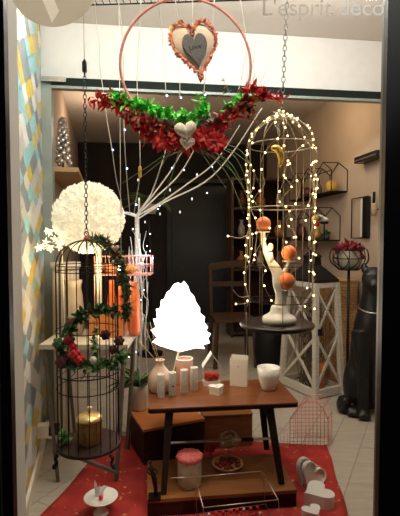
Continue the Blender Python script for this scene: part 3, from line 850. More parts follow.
for x, y, r_, lab in balls:
    rad = r_ * px2m(SY); c = Q(x, y, -.01)
    mb = MB(); mb.lathe([(.0, -.003), (.024, -.003), (.026, 0), (.022, .001), (0, .001)], c - UP * (rad + .001), 20); mb.build('disc', ceramic, t)
    mb = MB(); mb.ball(c, rad, 20, 14)
    tag(mb.build('candle_ball', orange_wax), lab, 'candle', 'orange candle balls on the white figure')
# gold bird and clip bird
gm = mat('gold_plate', (.85, .55, .12), .3, .6)
t = thing('gold_bird', 'gold crescent bird ornament hanging near top of right birdcage', 'ornament', P(277, 155, 1.57))
mb = MB(); sp = smooth_path([P(271, 149, 1.57), P(276, 148, 1.57), P(280, 153, 1.57), P(281, 160, 1.57), P(280, 166, 1.57)], 4)
mb.tube(sp, [.003, .007, .010, .011, .012, .013, .013, .013, .013, .013, .012, .011, .010, .009, .007, .005, .003], 10); mb.build('body', gm, t)
mb = MB(); mb.tube([P(277, 148, 1.57), P(278, 121, 1.6)], .0006, 4); mb.build('hanging_thread', clear_wire, t)
mb = MB(); mb.leaf(P(279, 164, 1.57), Vector((.2, 0, -1)), .022, .010); mb.build('tail', gm, t)
t = thing('clip_bird', 'small bird ornament with white wing clipped on right birdcage side', 'ornament', P(319, 219, 1.6))
mb = MB(); mb.ball(P(316, 219, 1.6), .013, 12, 8, sx=1.3, sz=1.0); mb.build('body', mat('yellow_feather', (.7, .45, .1), .7), t)
mb = MB(); mb.ball(P(317, 224.5, 1.6), .010, 10, 8, sz=.9); mb.build('breast', red_leaf, t)
mb = MB()
for k in range(5): mb.leaf(P(314, 214.5 + k * .4, 1.595), P(331, 220 + k * .8, 1.6) - P(314, 215, 1.595), .062 - k * .004, .014, Vector((0, -.6, .8)), .02)
mb.build('wing', mat('white_feather', (.9, .88, .82), .6, var=.03), t)
mb = MB(); mb.ball(P(324, 222.5, 1.61), .011, 10, 7, sx=1.7, sz=.6); mb.tube([P(312, 218, 1.62), P(314, 219, 1.6)], .0015, 5); mb.build('tail', black_iron, t)

# ================================================================ LED TREE
TY = 2.78; tb = Vector((P(131, 440, TY).x, TY, 0))
t = thing('led_branch_tree', 'white birch branch tree with cool white lights at centre left', 'light tree', tb)
bark = mat('white_bark', (.72, .70, .66), .7, col2=(.5, .46, .42), scale=25, stretch=(1, 1, 4))
top = P(137, 214, 2.55)
mb = MB(); tr = smooth_path([tb + UP * .02, P(132, 400, 2.74), P(135, 330, 2.68), P(137, 270, 2.6), top], 5)
mb.tube(tr, [.021 - .008 * i / (len(tr) - 1) for i in range(len(tr))], 10); mb.build('trunk', bark, t)
mb = MB(); mb.lathe([(.07, 0), (.07, .012), (.02, .02), (0, .02)], tb, 20); mb.build('base', matte_white, t)
br = [[(137, 216, 2.55), (160, 203, 2.3), (190, 182, 2.0), (215, 162, 1.85), (240, 125, 1.75)], [(136, 220, 2.56), (165, 202, 2.3), (205, 182, 2.0), (233, 152, 1.9), (262, 108, 1.8)],
      [(137, 214, 2.55), (152, 196, 2.3), (170, 172, 2.05), (182, 152, 1.9), (192, 140, 1.8)], [(136, 216, 2.55), (155, 198, 2.3), (178, 176, 2.05), (194, 150, 1.9), (204, 128, 1.8)],
      [(137, 214, 2.55), (150, 196, 2.3), (157, 178, 2.1), (163, 160, 1.95), (166, 148, 1.85)],
      [(137, 216, 2.55), (124, 213, 2.52), (110, 218, 2.5), (100, 222, 2.5)], [(138, 222, 2.55), (156, 213, 2.4), (178, 205, 2.2), (198, 200, 2.1), (216, 188, 2.0)]]
for b in br[:6]:
    pts = smooth_path([P(*q) for q in b], 5); k0 = .011 if b[-1][0] < 110 else .0045
    mb = MB(); mb.tube(pts, [k0 - (k0 - .002) * i / (len(pts) - 1) for i in range(len(pts))], 6); mb.build('branch', white_wire, t)
mb = MB(); pts = smooth_path([P(138, 222, 2.5), P(139, 206, 2.4), P(139, 198, 2.4)], 3); mb.tube(pts, .005, 6); mb.build('branch', white_wire, t)
for (x, y, Y) in ((172, 168, 2.0), (184, 170, 1.95), (212, 167, 1.82), (207, 193, 1.98), (158, 209, 2.28), (160, 206, 2.28), (133, 229, 2.5), (147, 246, 2.5), (150, 251, 2.5), (153, 258, 2.5), (141, 263, 2.52), (147, 266, 2.52), (139, 240, 2.5), (136, 352, 2.6), (141, 300, 2.55), (144, 290, 2.55), (150, 234, 2.45), (129, 357, 2.4)):
    inst('bulb', bulb_cool, t, P(x, y, Y - .02))
for (x, y, Y) in ((192, 199, 2.1), (180, 212, 2.2), (197, 175, 1.95), (160, 214, 2.3), (138, 180, 2.3), (170, 190, 2.1), (145, 222, 2.45)):
    inst('clear_bulb', bulb_off, t, P(x, y, Y - .01))
mb = MB(); rng = random.Random(5)
for k in range(16):
    x = 136 + rng.uniform(-5, 9); y0 = rng.uniform(222, 268); pts = []
    for j in range(7): pts.append(P(x + rng.uniform(-4, 4), y0 + j * rng.uniform(12, 22), 2.52 + rng.uniform(-.03, .05)))
    mb.tube(smooth_path(pts, 4), .0016, 4)
mb.build('hanging_wires', white_wire, t)
lamp('tree_glow', 'POINT', P(147, 255, 2.44), 1.4, (.75, .85, 1), .03)

# ================================================================ LEFT BACK: TABLE, GLOBE LAMP, COLUMN
tz = 0.72; tx0, tx1, ty0, ty1 = -0.80, -0.36, 2.13, 2.50
t = thing('side_table', 'pale wooden folding side table behind the left birdcage', 'table', ((tx0 + tx1) / 2, 2.3, 0))
X_, Y_ = Vector((1, 0, 0)), Vector((0, 1, 0))
mb = MB(); mb.box(((tx0 + tx1) / 2, (ty0 + ty1) / 2, tz - .012), (tx1 - tx0, ty1 - ty0, .024), X_, Y_); mb.build('table_top', mat('greige_lacquer', (.46, .42, .35), .5, var=.06), t)
for (x, y, sx) in ((tx0 + .02, ty0 + .02, 1), (tx1 - .02, ty0 + .02, -1), (tx0 + .02, ty1 - .02, 1), (tx1 - .02, ty1 - .02, -1)):
    mb = MB(); mb.beam((x, y, tz - .024), (x + .05 * sx, y + .02, 0.001), .018); mb.build('leg', mat('taupe_wood', (.12, .10, .075), .6, var=.15), t)
mb = MB(); mb.beam((tx0 + .06, ty0 + .03, .18), (tx1 - .06, ty0 + .03, .05), .016); mb.build('brace', mat('taupe_wood', (.30, .25, .19), .6), t)

gc = P(89, 218, 2.3); gr = 33.5 * px2m(2.3)
shade_m = mat('lit_petal_paper', (.84, .80, .70), .8, var=.1, scale=30, emit=.30, emit_col=(1.0, .88, .66))
t = thing('globe_lamp', 'round lit lamp of white ruffled petals behind left birdcage', 'lamp', (P(98, 335, 2.3).x, 2.3, tz))
mb = MB(); mb.ball(gc, gr * .93, 32, 20)
for k in range(1700):
    zz = 1 - 2 * (k + .5) / 1700; a = k * 2.39996; e = Vector((math.sqrt(1 - zz * zz) * math.cos(a), math.sqrt(1 - zz * zz) * math.sin(a), zz))
    tg = e.cross(rnd_vec()).normalized()
    mb.leaf(gc + e * gr * .88, e * 1.1 + tg * .6, gr * random.uniform(.14, .25), gr * .17, e.cross(tg) + e * .3, .3)
mb.build('lamp_shade', shade_m, t)
pxx = P(99, 300, 2.3).x
mb = MB(); mb.tube([(pxx, 2.3, tz + .014), (pxx, 2.3, gc.z - gr * .85)], .016, 12); mb.build('pole', mat('ivory_lacquer', (.85, .78, .62), .35, var=.03), t)
mb = MB(); mb.lathe([(.06, 0), (.06, .008), (.02, .016), (0, .016)], (pxx, 2.3, tz), 20); mb.build('base', mat('ivory_lacquer', (.85, .78, .62), .35), t)
lamp('globe_bulb', 'POINT', gc + Vector((0.02, -.10, -gr - .06)), 3.2, (1.0, .72, .38), .05)

# fluted column
cpos = Vector((P(70, 440, 2.68).x, 2.64, 0)); ch = P(70, 262, 2.66).z
t = thing('fluted_column', 'cream fluted column pedestal standing behind the left birdcage', 'pedestal', cpos)
n = 64; v = []; f = []; mb = MB()
for z in (.06, ch - .05):
    for i in range(n):
        q = .078 * (1 - .10 * (i % 4 in (1, 2))); a = 2 * PI * i / n; v.append(cpos + Vector((q * math.cos(a), q * math.sin(a), z)))
f = [(i, (i + 1) % n, n + (i + 1) % n, n + i) for i in range(n)]; mb.add(v, f); mb.build('shaft', mat('cream_plaster', (.74, .66, .55), .7, var=.04), t)
mb = MB(); mb.lathe([(.09, 0), (.09, .03), (.08, .06), (.0, .06)], cpos, 32); mb.build('base', cream, t)
mb = MB(); mb.lathe([(.07, ch - .05), (.09, ch - .03), (.09, ch), (0, ch)], cpos, 32); mb.build('capital', cream, t)
# grey cloth-covered vase on it, seen through the dome
gv_ = Vector((P(80, 300, 2.42).x, 2.42, tz))
t2 = MB(); t2.lathe([(.045, 0), (.055, .02), (.058, .12), (.05, .22), (.042, .26), (.05, .30), (.046, .30), (.036, .26), (.0, .2)], gv_ + Vector((-.02, -.06, 0)), 24)
tag(t2.build('tall_vase', mat('grey_ceramic', (.40, .33, .27), .5, var=.1)), 'tall grey beige vase behind the bars of left birdcage', 'vase')

# starry flower light left of the globe
t = thing('star_flower_light', 'spray of glowing starry white flowers at left of globe lamp', 'flower light', P(52, 252, 2.45))
mb = MB(); fl = []
for k in range(15):
    fl.append(P(random.uniform(38, 63), random.uniform(229, 250), 2.2 + random.uniform(-.04, .04)))
root = P(62, 250, 2.31)
for p in fl: mb.tube(smooth_path([root, root.lerp(p, .5) + UP * .015, p], 3), .0012, 4)
mb.tube([root, Vector((root.x + .01, root.y, tz))], .003, 5); mb.build('stem', white_wire, t)
fm = mat('glowing_petal', (.95, .9, .75), .6, emit=.9, emit_col=(1, .88, .6), sample=False)
for p in fl:
    mb = MB(); k0 = random.random()
    for k in range(5):
        a = 2 * PI * k / 5 + k0; mb.leaf(p, Vector((math.cos(a), -.35, math.sin(a))), random.uniform(.018, .028), .010, Vector((0, -1, 0)))
    mb.ball(p, .004, 6, 5); mb.build('flower', fm, t)

# orange things behind the cage on the side table
oy = 2.36
t = thing('orange_crate', 'orange wooden tray box on side table behind left birdcage', 'box', (P(110, 330, oy).x, oy, tz))
mb = MB(); c = Vector((P(109, 330, oy).x, oy, tz)); wd = 30 * px2m(oy)
for q, sz in ((c + UP * .008, (wd, .16, .016)), (c + Vector((0, -.075, .065)), (wd, .012, .13)), (c + Vector((0, .075, .065)), (wd, .012, .13)), (c + Vector((-wd / 2, 0, .065)), (.012, .16, .13)), (c + Vector((wd / 2, 0, .065)), (.012, .16, .13))): mb.box(q, sz, X_, Y_)
mb.build('body', crate_wood, t)
ov = mat('orange_red_glaze', (.62, .11, .03), .35, col2=(.78, .20, .06), scale=14)
for (x, wpx, y0, lab) in ((112, 9, 280, 'broad orange red vase standing in the orange tray box'), (120.5, 7, 286, 'narrow orange red vase beside broad one in orange tray box')):
    z1 = P(x, y0, oy).z; z0 = tz + .017; H = z1 - z0; r_ = wpx / 2 * px2m(oy)
    mb = MB(); mb.lathe([(r_ * .8, 0), (r_ * 1.05, H * .2), (r_ * 1.1, H * .5), (r_ * .8, H * .78), (r_ * .6, H * .88), (r_ * .85, H), (r_ * .75, H), (r_ * .5, H * .88), (0, H * .7)], (P(x, 300, oy).x, oy, z0), 20)
    tag(mb.build('vase', ov), lab, 'vase')
z0 = tz; z1 = P(134, 282, 2.33).z; mb = MB(); r_ = 6 * px2m(2.33); H = z1 - z0
mb.lathe([(r_ * .7, 0), (r_, H * .1), (r_ * 1.05, H * .5), (r_ * .9, H * .8), (r_ * .5, H * .9), (r_ * .7, H), (r_ * .6, H), (0, H * .85)], (P(134, 300, 2.33).x, 2.33, z0), 20)
tag(mb.build('vase', ov), 'tall orange vase at right end of side table behind hanging lights', 'vase')
# pink wire basket on legs
wy0, wy1 = 2.30, 2.46; xa, xb = P(98, 270, 2.38).x, P(152, 270, 2.38).x; za, zb_ = P(100, 274, 2.38).z, P(100, 256, 2.38).z
t = thing('wire_basket', 'pink wire basket on thin legs behind the left birdcage', 'basket', ((xa + xb) / 2, 2.38, tz))
mb = MB()
for z in (za, (za + zb_) / 2, zb_): mb.tube([(xa, wy0, z), (xb, wy0, z), (xb, wy1, z), (xa, wy1, z)], .0022, 5, closed=True)
k = 0
while xa + k * .02 <= xb:
    x = xa + k * .02; mb.tube([(x, wy0, zb_), (x, wy0, za), (x, wy1, za), (x, wy1, zb_)], .0012, 4); k += 1
for j in range(1, 7):
    y = wy0 + (wy1 - wy0) * j / 7; mb.tube([(xa, y, zb_), (xa, y, za), (xb, y, za), (xb, y, zb_)], .0012, 4)
mb.build('mesh', pinkwire, t)
for x in (xa, min(xb, tx1 - .01) - .0): 
    for y in (wy0, wy1): mb = MB(); mb.tube([(x, y, tz), (x, y, za)], .0025, 5); mb.build('leg', pinkwire, t)
t = thing('red_cloth_bundle', 'red orange folded cloth lying in the pink wire basket', 'cloth', ((xa + .11), 2.38, za))
mb = MB(); mb.ball((xa + .10, 2.38, za + .032), .075, 16, 10, sy=.7, sz=.42); mb.ball((xa + .17, 2.37, za + .028), .05, 14, 9, sy=.8, sz=.5); mb.build('fold', mat('orange_cloth', (.65, .16, .04), .8, col2=(.8, .35, .08), scale=12), t)
# bright warm bulb by the garland
t = thing('light_bulb', 'bright glowing bulb beside the fir garland of left birdcage', 'light bulb', P(121, 268, 1.72))
mb = MB(); mb.ball(P(121, 268, 1.72), .013, 12, 9); mb.build('bulb', led_white, t)
mb = MB(); mb.lathe([(.006, 0), (.006, .02), (.002, .024)], P(121, 268, 1.72) + UP * .009, 8); mb.tube([P(121, 268, 1.72) + UP * .03, P(121, 240, 1.71), P(119, 9, 1.67)], .001, 4); mb.build('socket', white_wire, t)
lamp('bulb_glow', 'POINT', P(121, 268, 1.74) + Vector((0.012, .02, 0)), 1.2, (1.0, .74, .45), .02)

# socket and plug on the left wall
dW = (B - A).normalized(); nW = Vector((dW.y, -dW.x, 0))
c = Vector((wl(2.35), 2.35, P(39, 431, 2.35).z))
t = thing('wall_socket', 'white socket box with black plug low on the papered wall', 'socket', c)
mb = MB(); mb.box(c + nW * .031, (.05, .058, .07), dW, nW); mb.build('socket_box', matte_white, t)
mb = MB(); mb.box(c + nW * .088, (.05, .055, .05), dW, nW); label_part(mb.build('plug', black_frame, t), 'black plug')
mb = MB(); mb.box(c + nW * .09 - UP * .033, (.055, .06, .012), dW, nW); mb.build('ledge', matte_white, t)

# ================================================================ FLOOR DISPLAY
# red cloth
cloth = mat('red_cloth', (.27, .010, .009), .75, col2=(.42, .026, .016), scale=9, bump=.25)
nt = cloth.node_tree
nz = nt.nodes.new('ShaderNodeTexNoise'); nz.inputs['Scale'].default_value = 26; nz.inputs['Detail'].default_value = 2
rp = nt.nodes.new('ShaderNodeValToRGB'); rp.color_ramp.elements[0].position = .66; rp.color_ramp.elements[1].position = .72
mx = nt.nodes.new('ShaderNodeMix'); mx.data_type = 'RGBA'; mx.inputs[7].default_value = (.55, .28, .08, 1)
bs = nt.nodes['Principled BSDF']; src = bs.inputs['Base Color'].links[0].from_socket
tcn = [q for q in nt.nodes if q.type == 'TEX_COORD'][0]
nt.links.new(tcn.outputs['Object'], nz.inputs['Vector']); nt.links.new(nz.outputs[0], rp.inputs[0]); nt.links.new(rp.outputs[0], mx.inputs[0]); nt.links.new(src, mx.inputs[6]); nt.links.new(mx.outputs[2], bs.inputs['Base Color'])
q00, q10, q11, q01 = G(-10, 575), G(366, 575), G(327, 447), G(114, 436)
mb = MB(); N = 44; v = []
for layer, dz in ((0, .005), (1, .0005)):
    for j in range(N + 1):
        for i in range(N + 1):
            a, b = i / N, j / N
            p = (q00 * (1 - a) + q10 * a) * (1 - b) + (q01 * (1 - a) + q11 * a) * b
            edge = min(a, 1 - a, b, 1 - b)
            wv = .004 * (1 + math.sin(9 * a + 5 * b) * math.sin(7 * b - 4 * a)) * max(0, 1 - edge * 6) * (1 if layer == 0 else .3)
            p = p + Vector((math.sin(b * 17) * .003 * (1 if edge == 0 else 0), math.sin(a * 15) * .002, 0)); p.z = dz + wv
            v.append(p)
f = []; M_ = (N + 1) ** 2
for j in range(N):
    for i in range(N):
        k = j * (N + 1) + i; f.append((k, k + 1, k + N + 2, k + N + 1)); f.append((M_ + k, M_ + k + N + 1, M_ + k + N + 2, M_ + k + 1))
for i in range(N):
    for (a_, b_) in ((i, i + 1), (N * (N + 1) + i, N * (N + 1) + i + 1), (i * (N + 1), (i + 1) * (N + 1)), (i * (N + 1) + N, (i + 1) * (N + 1) + N)): f.append((a_, b_, M_ + b_, M_ + a_))
mb.add(v, f, 0, True)
cl_o = mb.build('floor_cloth', cloth)
tag(cl_o, 'red cloth with gold flecks spread on floor under the display', 'cloth')
CZ = 0.006

# low plank platform
pz = .085
pf0, pf1 = G(147, 500, pz), G(297, 490, pz)
pu = (pf1 - pf0).normalized(); pv = Vector((-pu.y, pu.x, 0)); pL = (pf1 - pf0).length; pD = .34
pc = pf0 + pu * (pL / 2) + pv * (pD / 2)
t = thing('low_platform', 'low brown wooden platform with dark front edge under the table', 'platform', (pc.x, pc.y, CZ))
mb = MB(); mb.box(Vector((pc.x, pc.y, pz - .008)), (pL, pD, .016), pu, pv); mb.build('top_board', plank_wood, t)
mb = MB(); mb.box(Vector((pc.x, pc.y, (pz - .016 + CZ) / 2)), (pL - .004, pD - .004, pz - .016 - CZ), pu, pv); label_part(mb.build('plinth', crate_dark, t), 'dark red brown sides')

# bench table
TZ = .45
f0, f1, b1 = G(148, 409, TZ), G(299, 402.5, TZ), G(280, 377, TZ)
tu = (f1 - f0).normalized(); tv = Vector((-tu.y, tu.x, 0)); tL = (f1 - f0).length; tD = .36
tc_ = f0 + tu * tL / 2 + tv * tD / 2
t = thing('bench_table', 'brown wooden bench table with dark splayed legs in centre', 'table', (tc_.x, tc_.y, pz))
mb = MB(); 
def rr_outline(w_, d_, r_, n_=5):
    out = []
    for cx, cy, a0 in ((w_ / 2 - r_, d_ / 2 - r_, 0), (-w_ / 2 + r_, d_ / 2 - r_, 90), (-w_ / 2 + r_, -d_ / 2 + r_, 180), (w_ / 2 - r_, -d_ / 2 + r_, 270)):
        out += [(cx + r_ * math.cos(R(a0 + 90 * i / n_)), cy + r_ * math.sin(R(a0 + 90 * i / n_))) for i in range(n_ + 1)]
    return out
mb.prism(rr_outline(tL, tD, .018), Vector((tc_.x, tc_.y, TZ - .006)), tu, tv, .006, 0); mb.prism(rr_outline(tL, tD, .018), Vector((tc_.x, tc_.y, TZ - .024)), tu, tv, .018, 1)
mb.build('table_top', [table_wood, dark_wood], t)
lt = TZ - .024
for (tx_, ty_, bx, by) in ((170, 409, 163.5, 494), (272, 405, 281.5, 484)):
    a = Vector((0, 0, 0))
    tp = G(tx_, ty_, TZ) + tv * .05; tp.z = lt; bt = G(bx, by, pz); bt.z = pz + .001
    mb = MB(); mb.beam(tp, bt, .036, .03, tv, .72); mb.build('leg', dark_wood, t)
for (sx, bx, by) in ((-1, 0, 0), (1, 265, 454)):
    tp = tc_ + tu * (sx * (tL / 2 - .115)) + tv * (tD / 2 - .06); tp.z = lt
    bt = tc_ + tu * (sx * (tL / 2 - .085)) + tv * (tD / 2 - .085); bt.z = pz + .001
    mb = MB(); mb.beam(tp, bt, .036, .03, tv, .72); mb.build('leg', dark_wood, t)
ra, rb_ = P(166, 443, 2.13), P(272, 438.5, 2.235)
mb = MB(); mb.tube([ra, rb_], .0065, 10); mb.build('stretcher', steel, t)
mb = MB(); mb.lathe([(.009, 0), (.010, .002), (.010, .062), (.009, .064)], ra + (rb_ - ra) * .70, 12, axis=(rb_ - ra)); label_part(mb.build('sleeve', black_iron, t), 'black sleeve on the chrome bar')

# orange-brown crate behind left
e0, e1, e2 = G(143.5, 430, .207), G(205, 418.5, .207), G(131, 410.5, .207)
cu = (e1 - e0).normalized(); cv = Vector((-cu.y, cu.x, 0)); cL = (e1 - e0).length; cD = (e2 - e0).dot(cv)
cc_ = e0 + cu * cL / 2 + cv * cD / 2
t = thing('wooden_crate', 'orange brown wooden crate with dark sides left behind the table', 'crate', (cc_.x, cc_.y, CZ))
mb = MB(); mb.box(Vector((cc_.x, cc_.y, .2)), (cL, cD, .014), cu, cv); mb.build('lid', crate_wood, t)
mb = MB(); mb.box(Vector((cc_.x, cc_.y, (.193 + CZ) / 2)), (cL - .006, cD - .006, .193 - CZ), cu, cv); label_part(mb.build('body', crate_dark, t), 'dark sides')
bx0 = P(204, 430, 2.47); bx1 = P(252, 430, 2.53); bh = P(228, 418, 2.48).z
bm_ = (bx0 + bx1) / 2 + VV * .08
t = thing('wooden_box', 'plain brown wooden box behind the platform under the table', 'box', (bm_.x, bm_.y, 0))
mb = MB(); mb.box(Vector((bm_.x, bm_.y, bh / 2 + .001)), ((bx1 - bx0).length, .14, bh), U, VV); mb.build('body', plank_wood, t)
mb = MB(); mb.box(Vector((bm_.x, bm_.y, bh + .004)), ((bx1 - bx0).length + .006, .146, .006), U, VV); mb.build('lid', plank_wood, t)

# ---- things on the table
spk = mat('speckled_paper', (.50, .47, .42), .6, col2=(.70, .67, .62), scale=90)
tubes = ((161, 398, 'leftmost of four speckled grey white tubes on the table'), (172.5, 396, 'second from left of four speckled tubes, with dark spot'), (184, 393.5, 'third from left of four speckled grey white tubes'), (194.2, 391, 'rightmost of four speckled grey white tubes on the table'))
for i, (x, y, lab) in enumerate(tubes):
    p = G(x, y - 1, TZ); r_ = 3.9 * px2m(p.y); H = 23.5 * px2m(p.y)
    t = thing('speckled_tube', lab, 'tube', p, 'four speckled tubes on the table')
    mb = MB(); mb.lathe([(r_ * .97, 0), (r_, .002), (r_, H - .002), (r_ * .97, H), (r_ * .8, H), (r_ * .8, H - .03), (0, H - .03)], p, 24); mb.build('body', spk, t)
    if i == 1: mb = MB(); mb.puff(heart(.012), p + Vector((.004, -r_, H * .42)), X_, UP, .0022); label_part(mb.build('charm', black_iron, t), 'dark charm')
p = G(160, 391, TZ)
t = thing('diffuser_bottle', 'pinkish round bodied bottle vase with reeds on table left', 'bottle', p)
blush = mat('blush_ceramic', (.55, .38, .29), .45, col2=(.64, .46, .36), scale=20)
k = px2m(p.y)
mb = MB(); mb.lathe([(.0, 0), (.050, .0), (.062, .015), (.064, .055), (.058, .085), (.040, .115), (.022, .135), (.020, .158), (.025, .166), (.019, .166), (.016, .15), (0, .14)], p, 28); mb.build('body', blush, t)
for (x, y) in ((145, 326), (138, 340), (150, 322), (168, 336)):
    mb = MB(); mb.tube([p + UP * .14, P(x, y, p.y + .03)], .0016, 5); mb.build('reed', shelf_wood, t)
p = G(184.5, 383, TZ)
t = thing('pink_candle_pot', 'pink cylinder candle pot with pale rim behind the tubes', 'candle pot', p)
mb = MB(); r_ = 8.8 * px2m(p.y); H = .135
mb.lathe([(r_ * .96, 0), (r_, .004), (r_, H - .003), (r_ * .97, H), (r_ * .86, H), (r_ * .84, H - .012), (0, H - .012)], p, 32, cap=True); mb.build('pot', mat('salmon_ceramic', (.60, .33, .24), .5, var=.05), t)
mb = MB(); mb.tube(circle(p + UP * (H + .001), r_ * .92, 32), r_ * .09, 8, closed=True); label_part(mb.build('rim', ceramic, t), 'pale rim')

# leaf lamp
LYp = G(172, 382, TZ); LY = LYp.y - .0
lb = Vector((LYp.x, LY, TZ))
leaf_em = mat('lit_paper', (.9, .88, .84), .7, var=.02, emit=3.2, emit_col=(1, .95, .88))
t = thing('leaf_lamp', 'glowing white leaf shaped lamp standing at back of the table', 'lamp', lb)
LX = lambda x, y, dy=0: P(x, y, LY + dy)
outl = [(180, 352), (170, 349), (160, 346), (152, 342), (157, 338), (150.5, 330), (156, 328), (153, 319), (157, 318), (156, 309), (160, 308), (161, 300), (164, 299), (167, 292), (170, 290), (174, 284), (178, 282.5), (181, 284), (184, 281), (188, 286), (190, 292), (194, 296), (196, 302), (200, 308), (200, 313), (205, 317), (204, 322), (208, 327), (206, 331), (211, 334), (208, 338), (210, 343), (203, 345), (205, 349), (196, 348), (188, 350)]
oc_ = LX(181, 318)
loc2 = [((LX(x, y) - oc_).x, (LX(x, y) - oc_).z) for x, y in outl]
mb = MB()
mb.puff(loc2, oc_, X_, UP, .035, 6)
for (s_, dy) in ((.9, -.03), (.72, -.042), (.52, -.052)):
    mb.puff([(x * s_, y * s_ - .02 * (1 - s_)) for x, y in loc2], oc_ + Vector((0, dy * .5, 0)), X_, UP, .02, 4)
mb.build('shade', leaf_em, t)
mb = MB(); mb.tube(smooth_path([lb + UP * .01, LX(175, 366), LX(180, 346)], 5), .006, 8); mb.build('stem', mat('ivory_lacquer', (.85, .78, .62), .35), t)
mb = MB(); mb.lathe([(.045, 0), (.045, .008), (.01, .014), (0, .014)], lb, 20); mb.build('base', matte_white, t)
lamp('leaf_bulb', 'POINT', LX(181, 322, -.10), 1.6, (1, .86, .68), .06)

# small house with red petals
p = G(211.5, 384.5, TZ); s_ = px2m(p.y)
t = thing('petal_house', 'small clear house box with red petals and white roof', 'box', p)
ww, hh, dd_ = .094, .105, .05
cxy = lambda u_, z_, v_=0: p + U * u_ + UP * z_ + VV * v_
mb = MB(); mb.box(cxy(0, .012), (ww, dd_, .024)); mb.build('base', matte_white, t)
mb = MB()
for sx in (-1, 1):
    for sv in (-1, 1):
        mb.beam(cxy(sx * ww / 2 * .97, .024, sv * dd_ / 2 * .95), cxy(sx * ww / 2 * .97, hh, sv * dd_ / 2 * .95), .003)
for sv in (-1, 1): mb.beam(cxy(ww / 2, hh, sv * dd_ / 2 * .95), cxy(0, .172, sv * dd_ / 2 * .95), .003); mb.beam(cxy(-ww / 2, hh, sv * dd_ / 2 * .95), cxy(0, .172, sv * dd_ / 2 * .95), .003)
mb.beam(cxy(0, .172, -dd_ / 2), cxy(0, .172, dd_ / 2), .003); mb.build('frame', pale_wood, t)
mb = MB(); mb.add([cxy(-ww / 2 - .004, hh - .006, -dd_ / 2 - .003), cxy(0, .176, -dd_ / 2 - .003), cxy(0, .176, dd_ / 2 + .003), cxy(-ww / 2 - .004, hh - .006, dd_ / 2 + .003)] + [cxy(-ww / 2 - .006, hh - .003, -dd_ / 2 - .003), cxy(-.002, .180, -dd_ / 2 - .003), cxy(-.002, .180, dd_ / 2 + .003), cxy(-ww / 2 - .006, hh - .003, dd_ / 2 + .003)], [(0, 1, 2, 3), (7, 6, 5, 4), (0, 4, 5, 1), (1, 5, 6, 2), (2, 6, 7, 3), (3, 7, 4, 0)]); label_part(mb.build('roof_panel', ceramic, t), 'white roof panel')
mb = MB(); mb.box(cxy(0, .065, -dd_ / 2), (ww * .94, .001, .08)); mb.build('pane', thin_glass, t)
mb = MB()
for k in range(130): mb.ball(cxy(random.uniform(-.039, .039), .029 + random.uniform(0, .036), random.uniform(-.019, .019)), .007, 7, 5, sz=.7)
o = mb.build('petals', mat('bright_red_petal', (.75, .02, .03), .5, var=.2, scale=80), t); o['kind'] = 'stuff'
# white paper bag
p = G(239, 385, TZ)
t = thing('paper_bag', 'white paper bag with tiny red mark on the table', 'bag', p)
w_, d_, H = .092, .045, .148; bu = Vector((.96, -.26, 0)).normalized(); bv = Vector((.26, .96, 0)).normalized()
mb = MB()
bt_ = lambda u_, v_, z_: p + bu * u_ + bv * v_ + UP * z_
for (cu_, cv_, su, sv) in ((0, -d_ / 2, w_, .002), (0, d_ / 2, w_, .002), (-w_ / 2, 0, .002, d_), (w_ / 2, 0, .002, d_)): mb.box(bt_(cu_, cv_, H / 2 + (.006 if cv_ > 0 else 0)), (su, sv, H + (.012 if cv_ > 0 else 0)), bu, bv)
mb.box(bt_(0, 0, .001), (w_, d_, .002), bu, bv); mb.box(bt_(0, d_ / 2 - .004, H * .97), (w_ * .8, .002, .02), bu, bv); mb.build('body', mat('white_card', (.78, .72, .63), .7, var=.03), t)
mb = MB(); mb.puff(heart(.008), bt_(.0, -d_ / 2 - .001, H * .72), bu, UP, .001, 3); label_part(mb.build('mark', red_leaf, t), 'tiny red mark')
# planter
p = G(268.5, 389, TZ); k = px2m(p.y)
mb = MB(); r0, r1, H = 7.4 * k, 11.6 * k, .118
mb.lathe([(0, 0), (r0 * .9, 0), (r0, .004), (r0 * 1.22, H * .3), (r1 * .93, H * .62), (r1, H), (r1 * .93, H), (r1 * .86, H * .6), (r0 * 1.05, H * .15), (0, H * .13)], p, 36)
tag(mb.build('planter_cup', ceramic), 'white ceramic planter cup at right end of the table', 'cup')
# heart box
p = G(217, 394, TZ)
t = thing('heart_box', 'small white heart shaped box lying on the table', 'box', p)
hu = Vector((.97, .25, 0)).normalized(); hv = Vector((-.25, .97, 0)).normalized()
mb = MB(); mb.prism(heart(.075), p, hu, hv, .026); mb.build('body', ceramic, t)
mb = MB(); mb.prism(heart(.079), p + UP * .027, hu, hv, .014); lo = mb.build('lid', ceramic, t)
mb = MB(); mb.puff(heart(.02), p + UP * .042, hu, hv, .002, 3); label_part(mb.build('mark', mat('pale_rose', (.7, .5, .42), .6), lo), 'pale heart mark')

# potted plant on the crate
p = G(139.5, 409.5, .207)
t = thing('potted_plant', 'spiky green plant in pale pot at back of the crate', 'plant', p)
mb = MB(); mb.lathe([(0, 0), (.040, 0), (.045, .01), (.050, .10), (.054, .15), (.046, .155), (.042, .14), (0, .135)], p, 24); mb.build('pot', mat('stone_pot', (.52, .44, .34), .6, var=.1), t)
mb = MB()
for k in range(34):
    a = random.random() * 2 * PI; e = Vector((math.cos(a), math.sin(a), random.uniform(.3, 1.4))).normalized(); L_ = random.uniform(.12, .2)
    mb.leaf(p + UP * .137, e, L_, .018, UP, .35)
mb.build('leaves', mat('plant_green', (.03, .09, .02), .5, col2=(.09, .18, .05)), t)

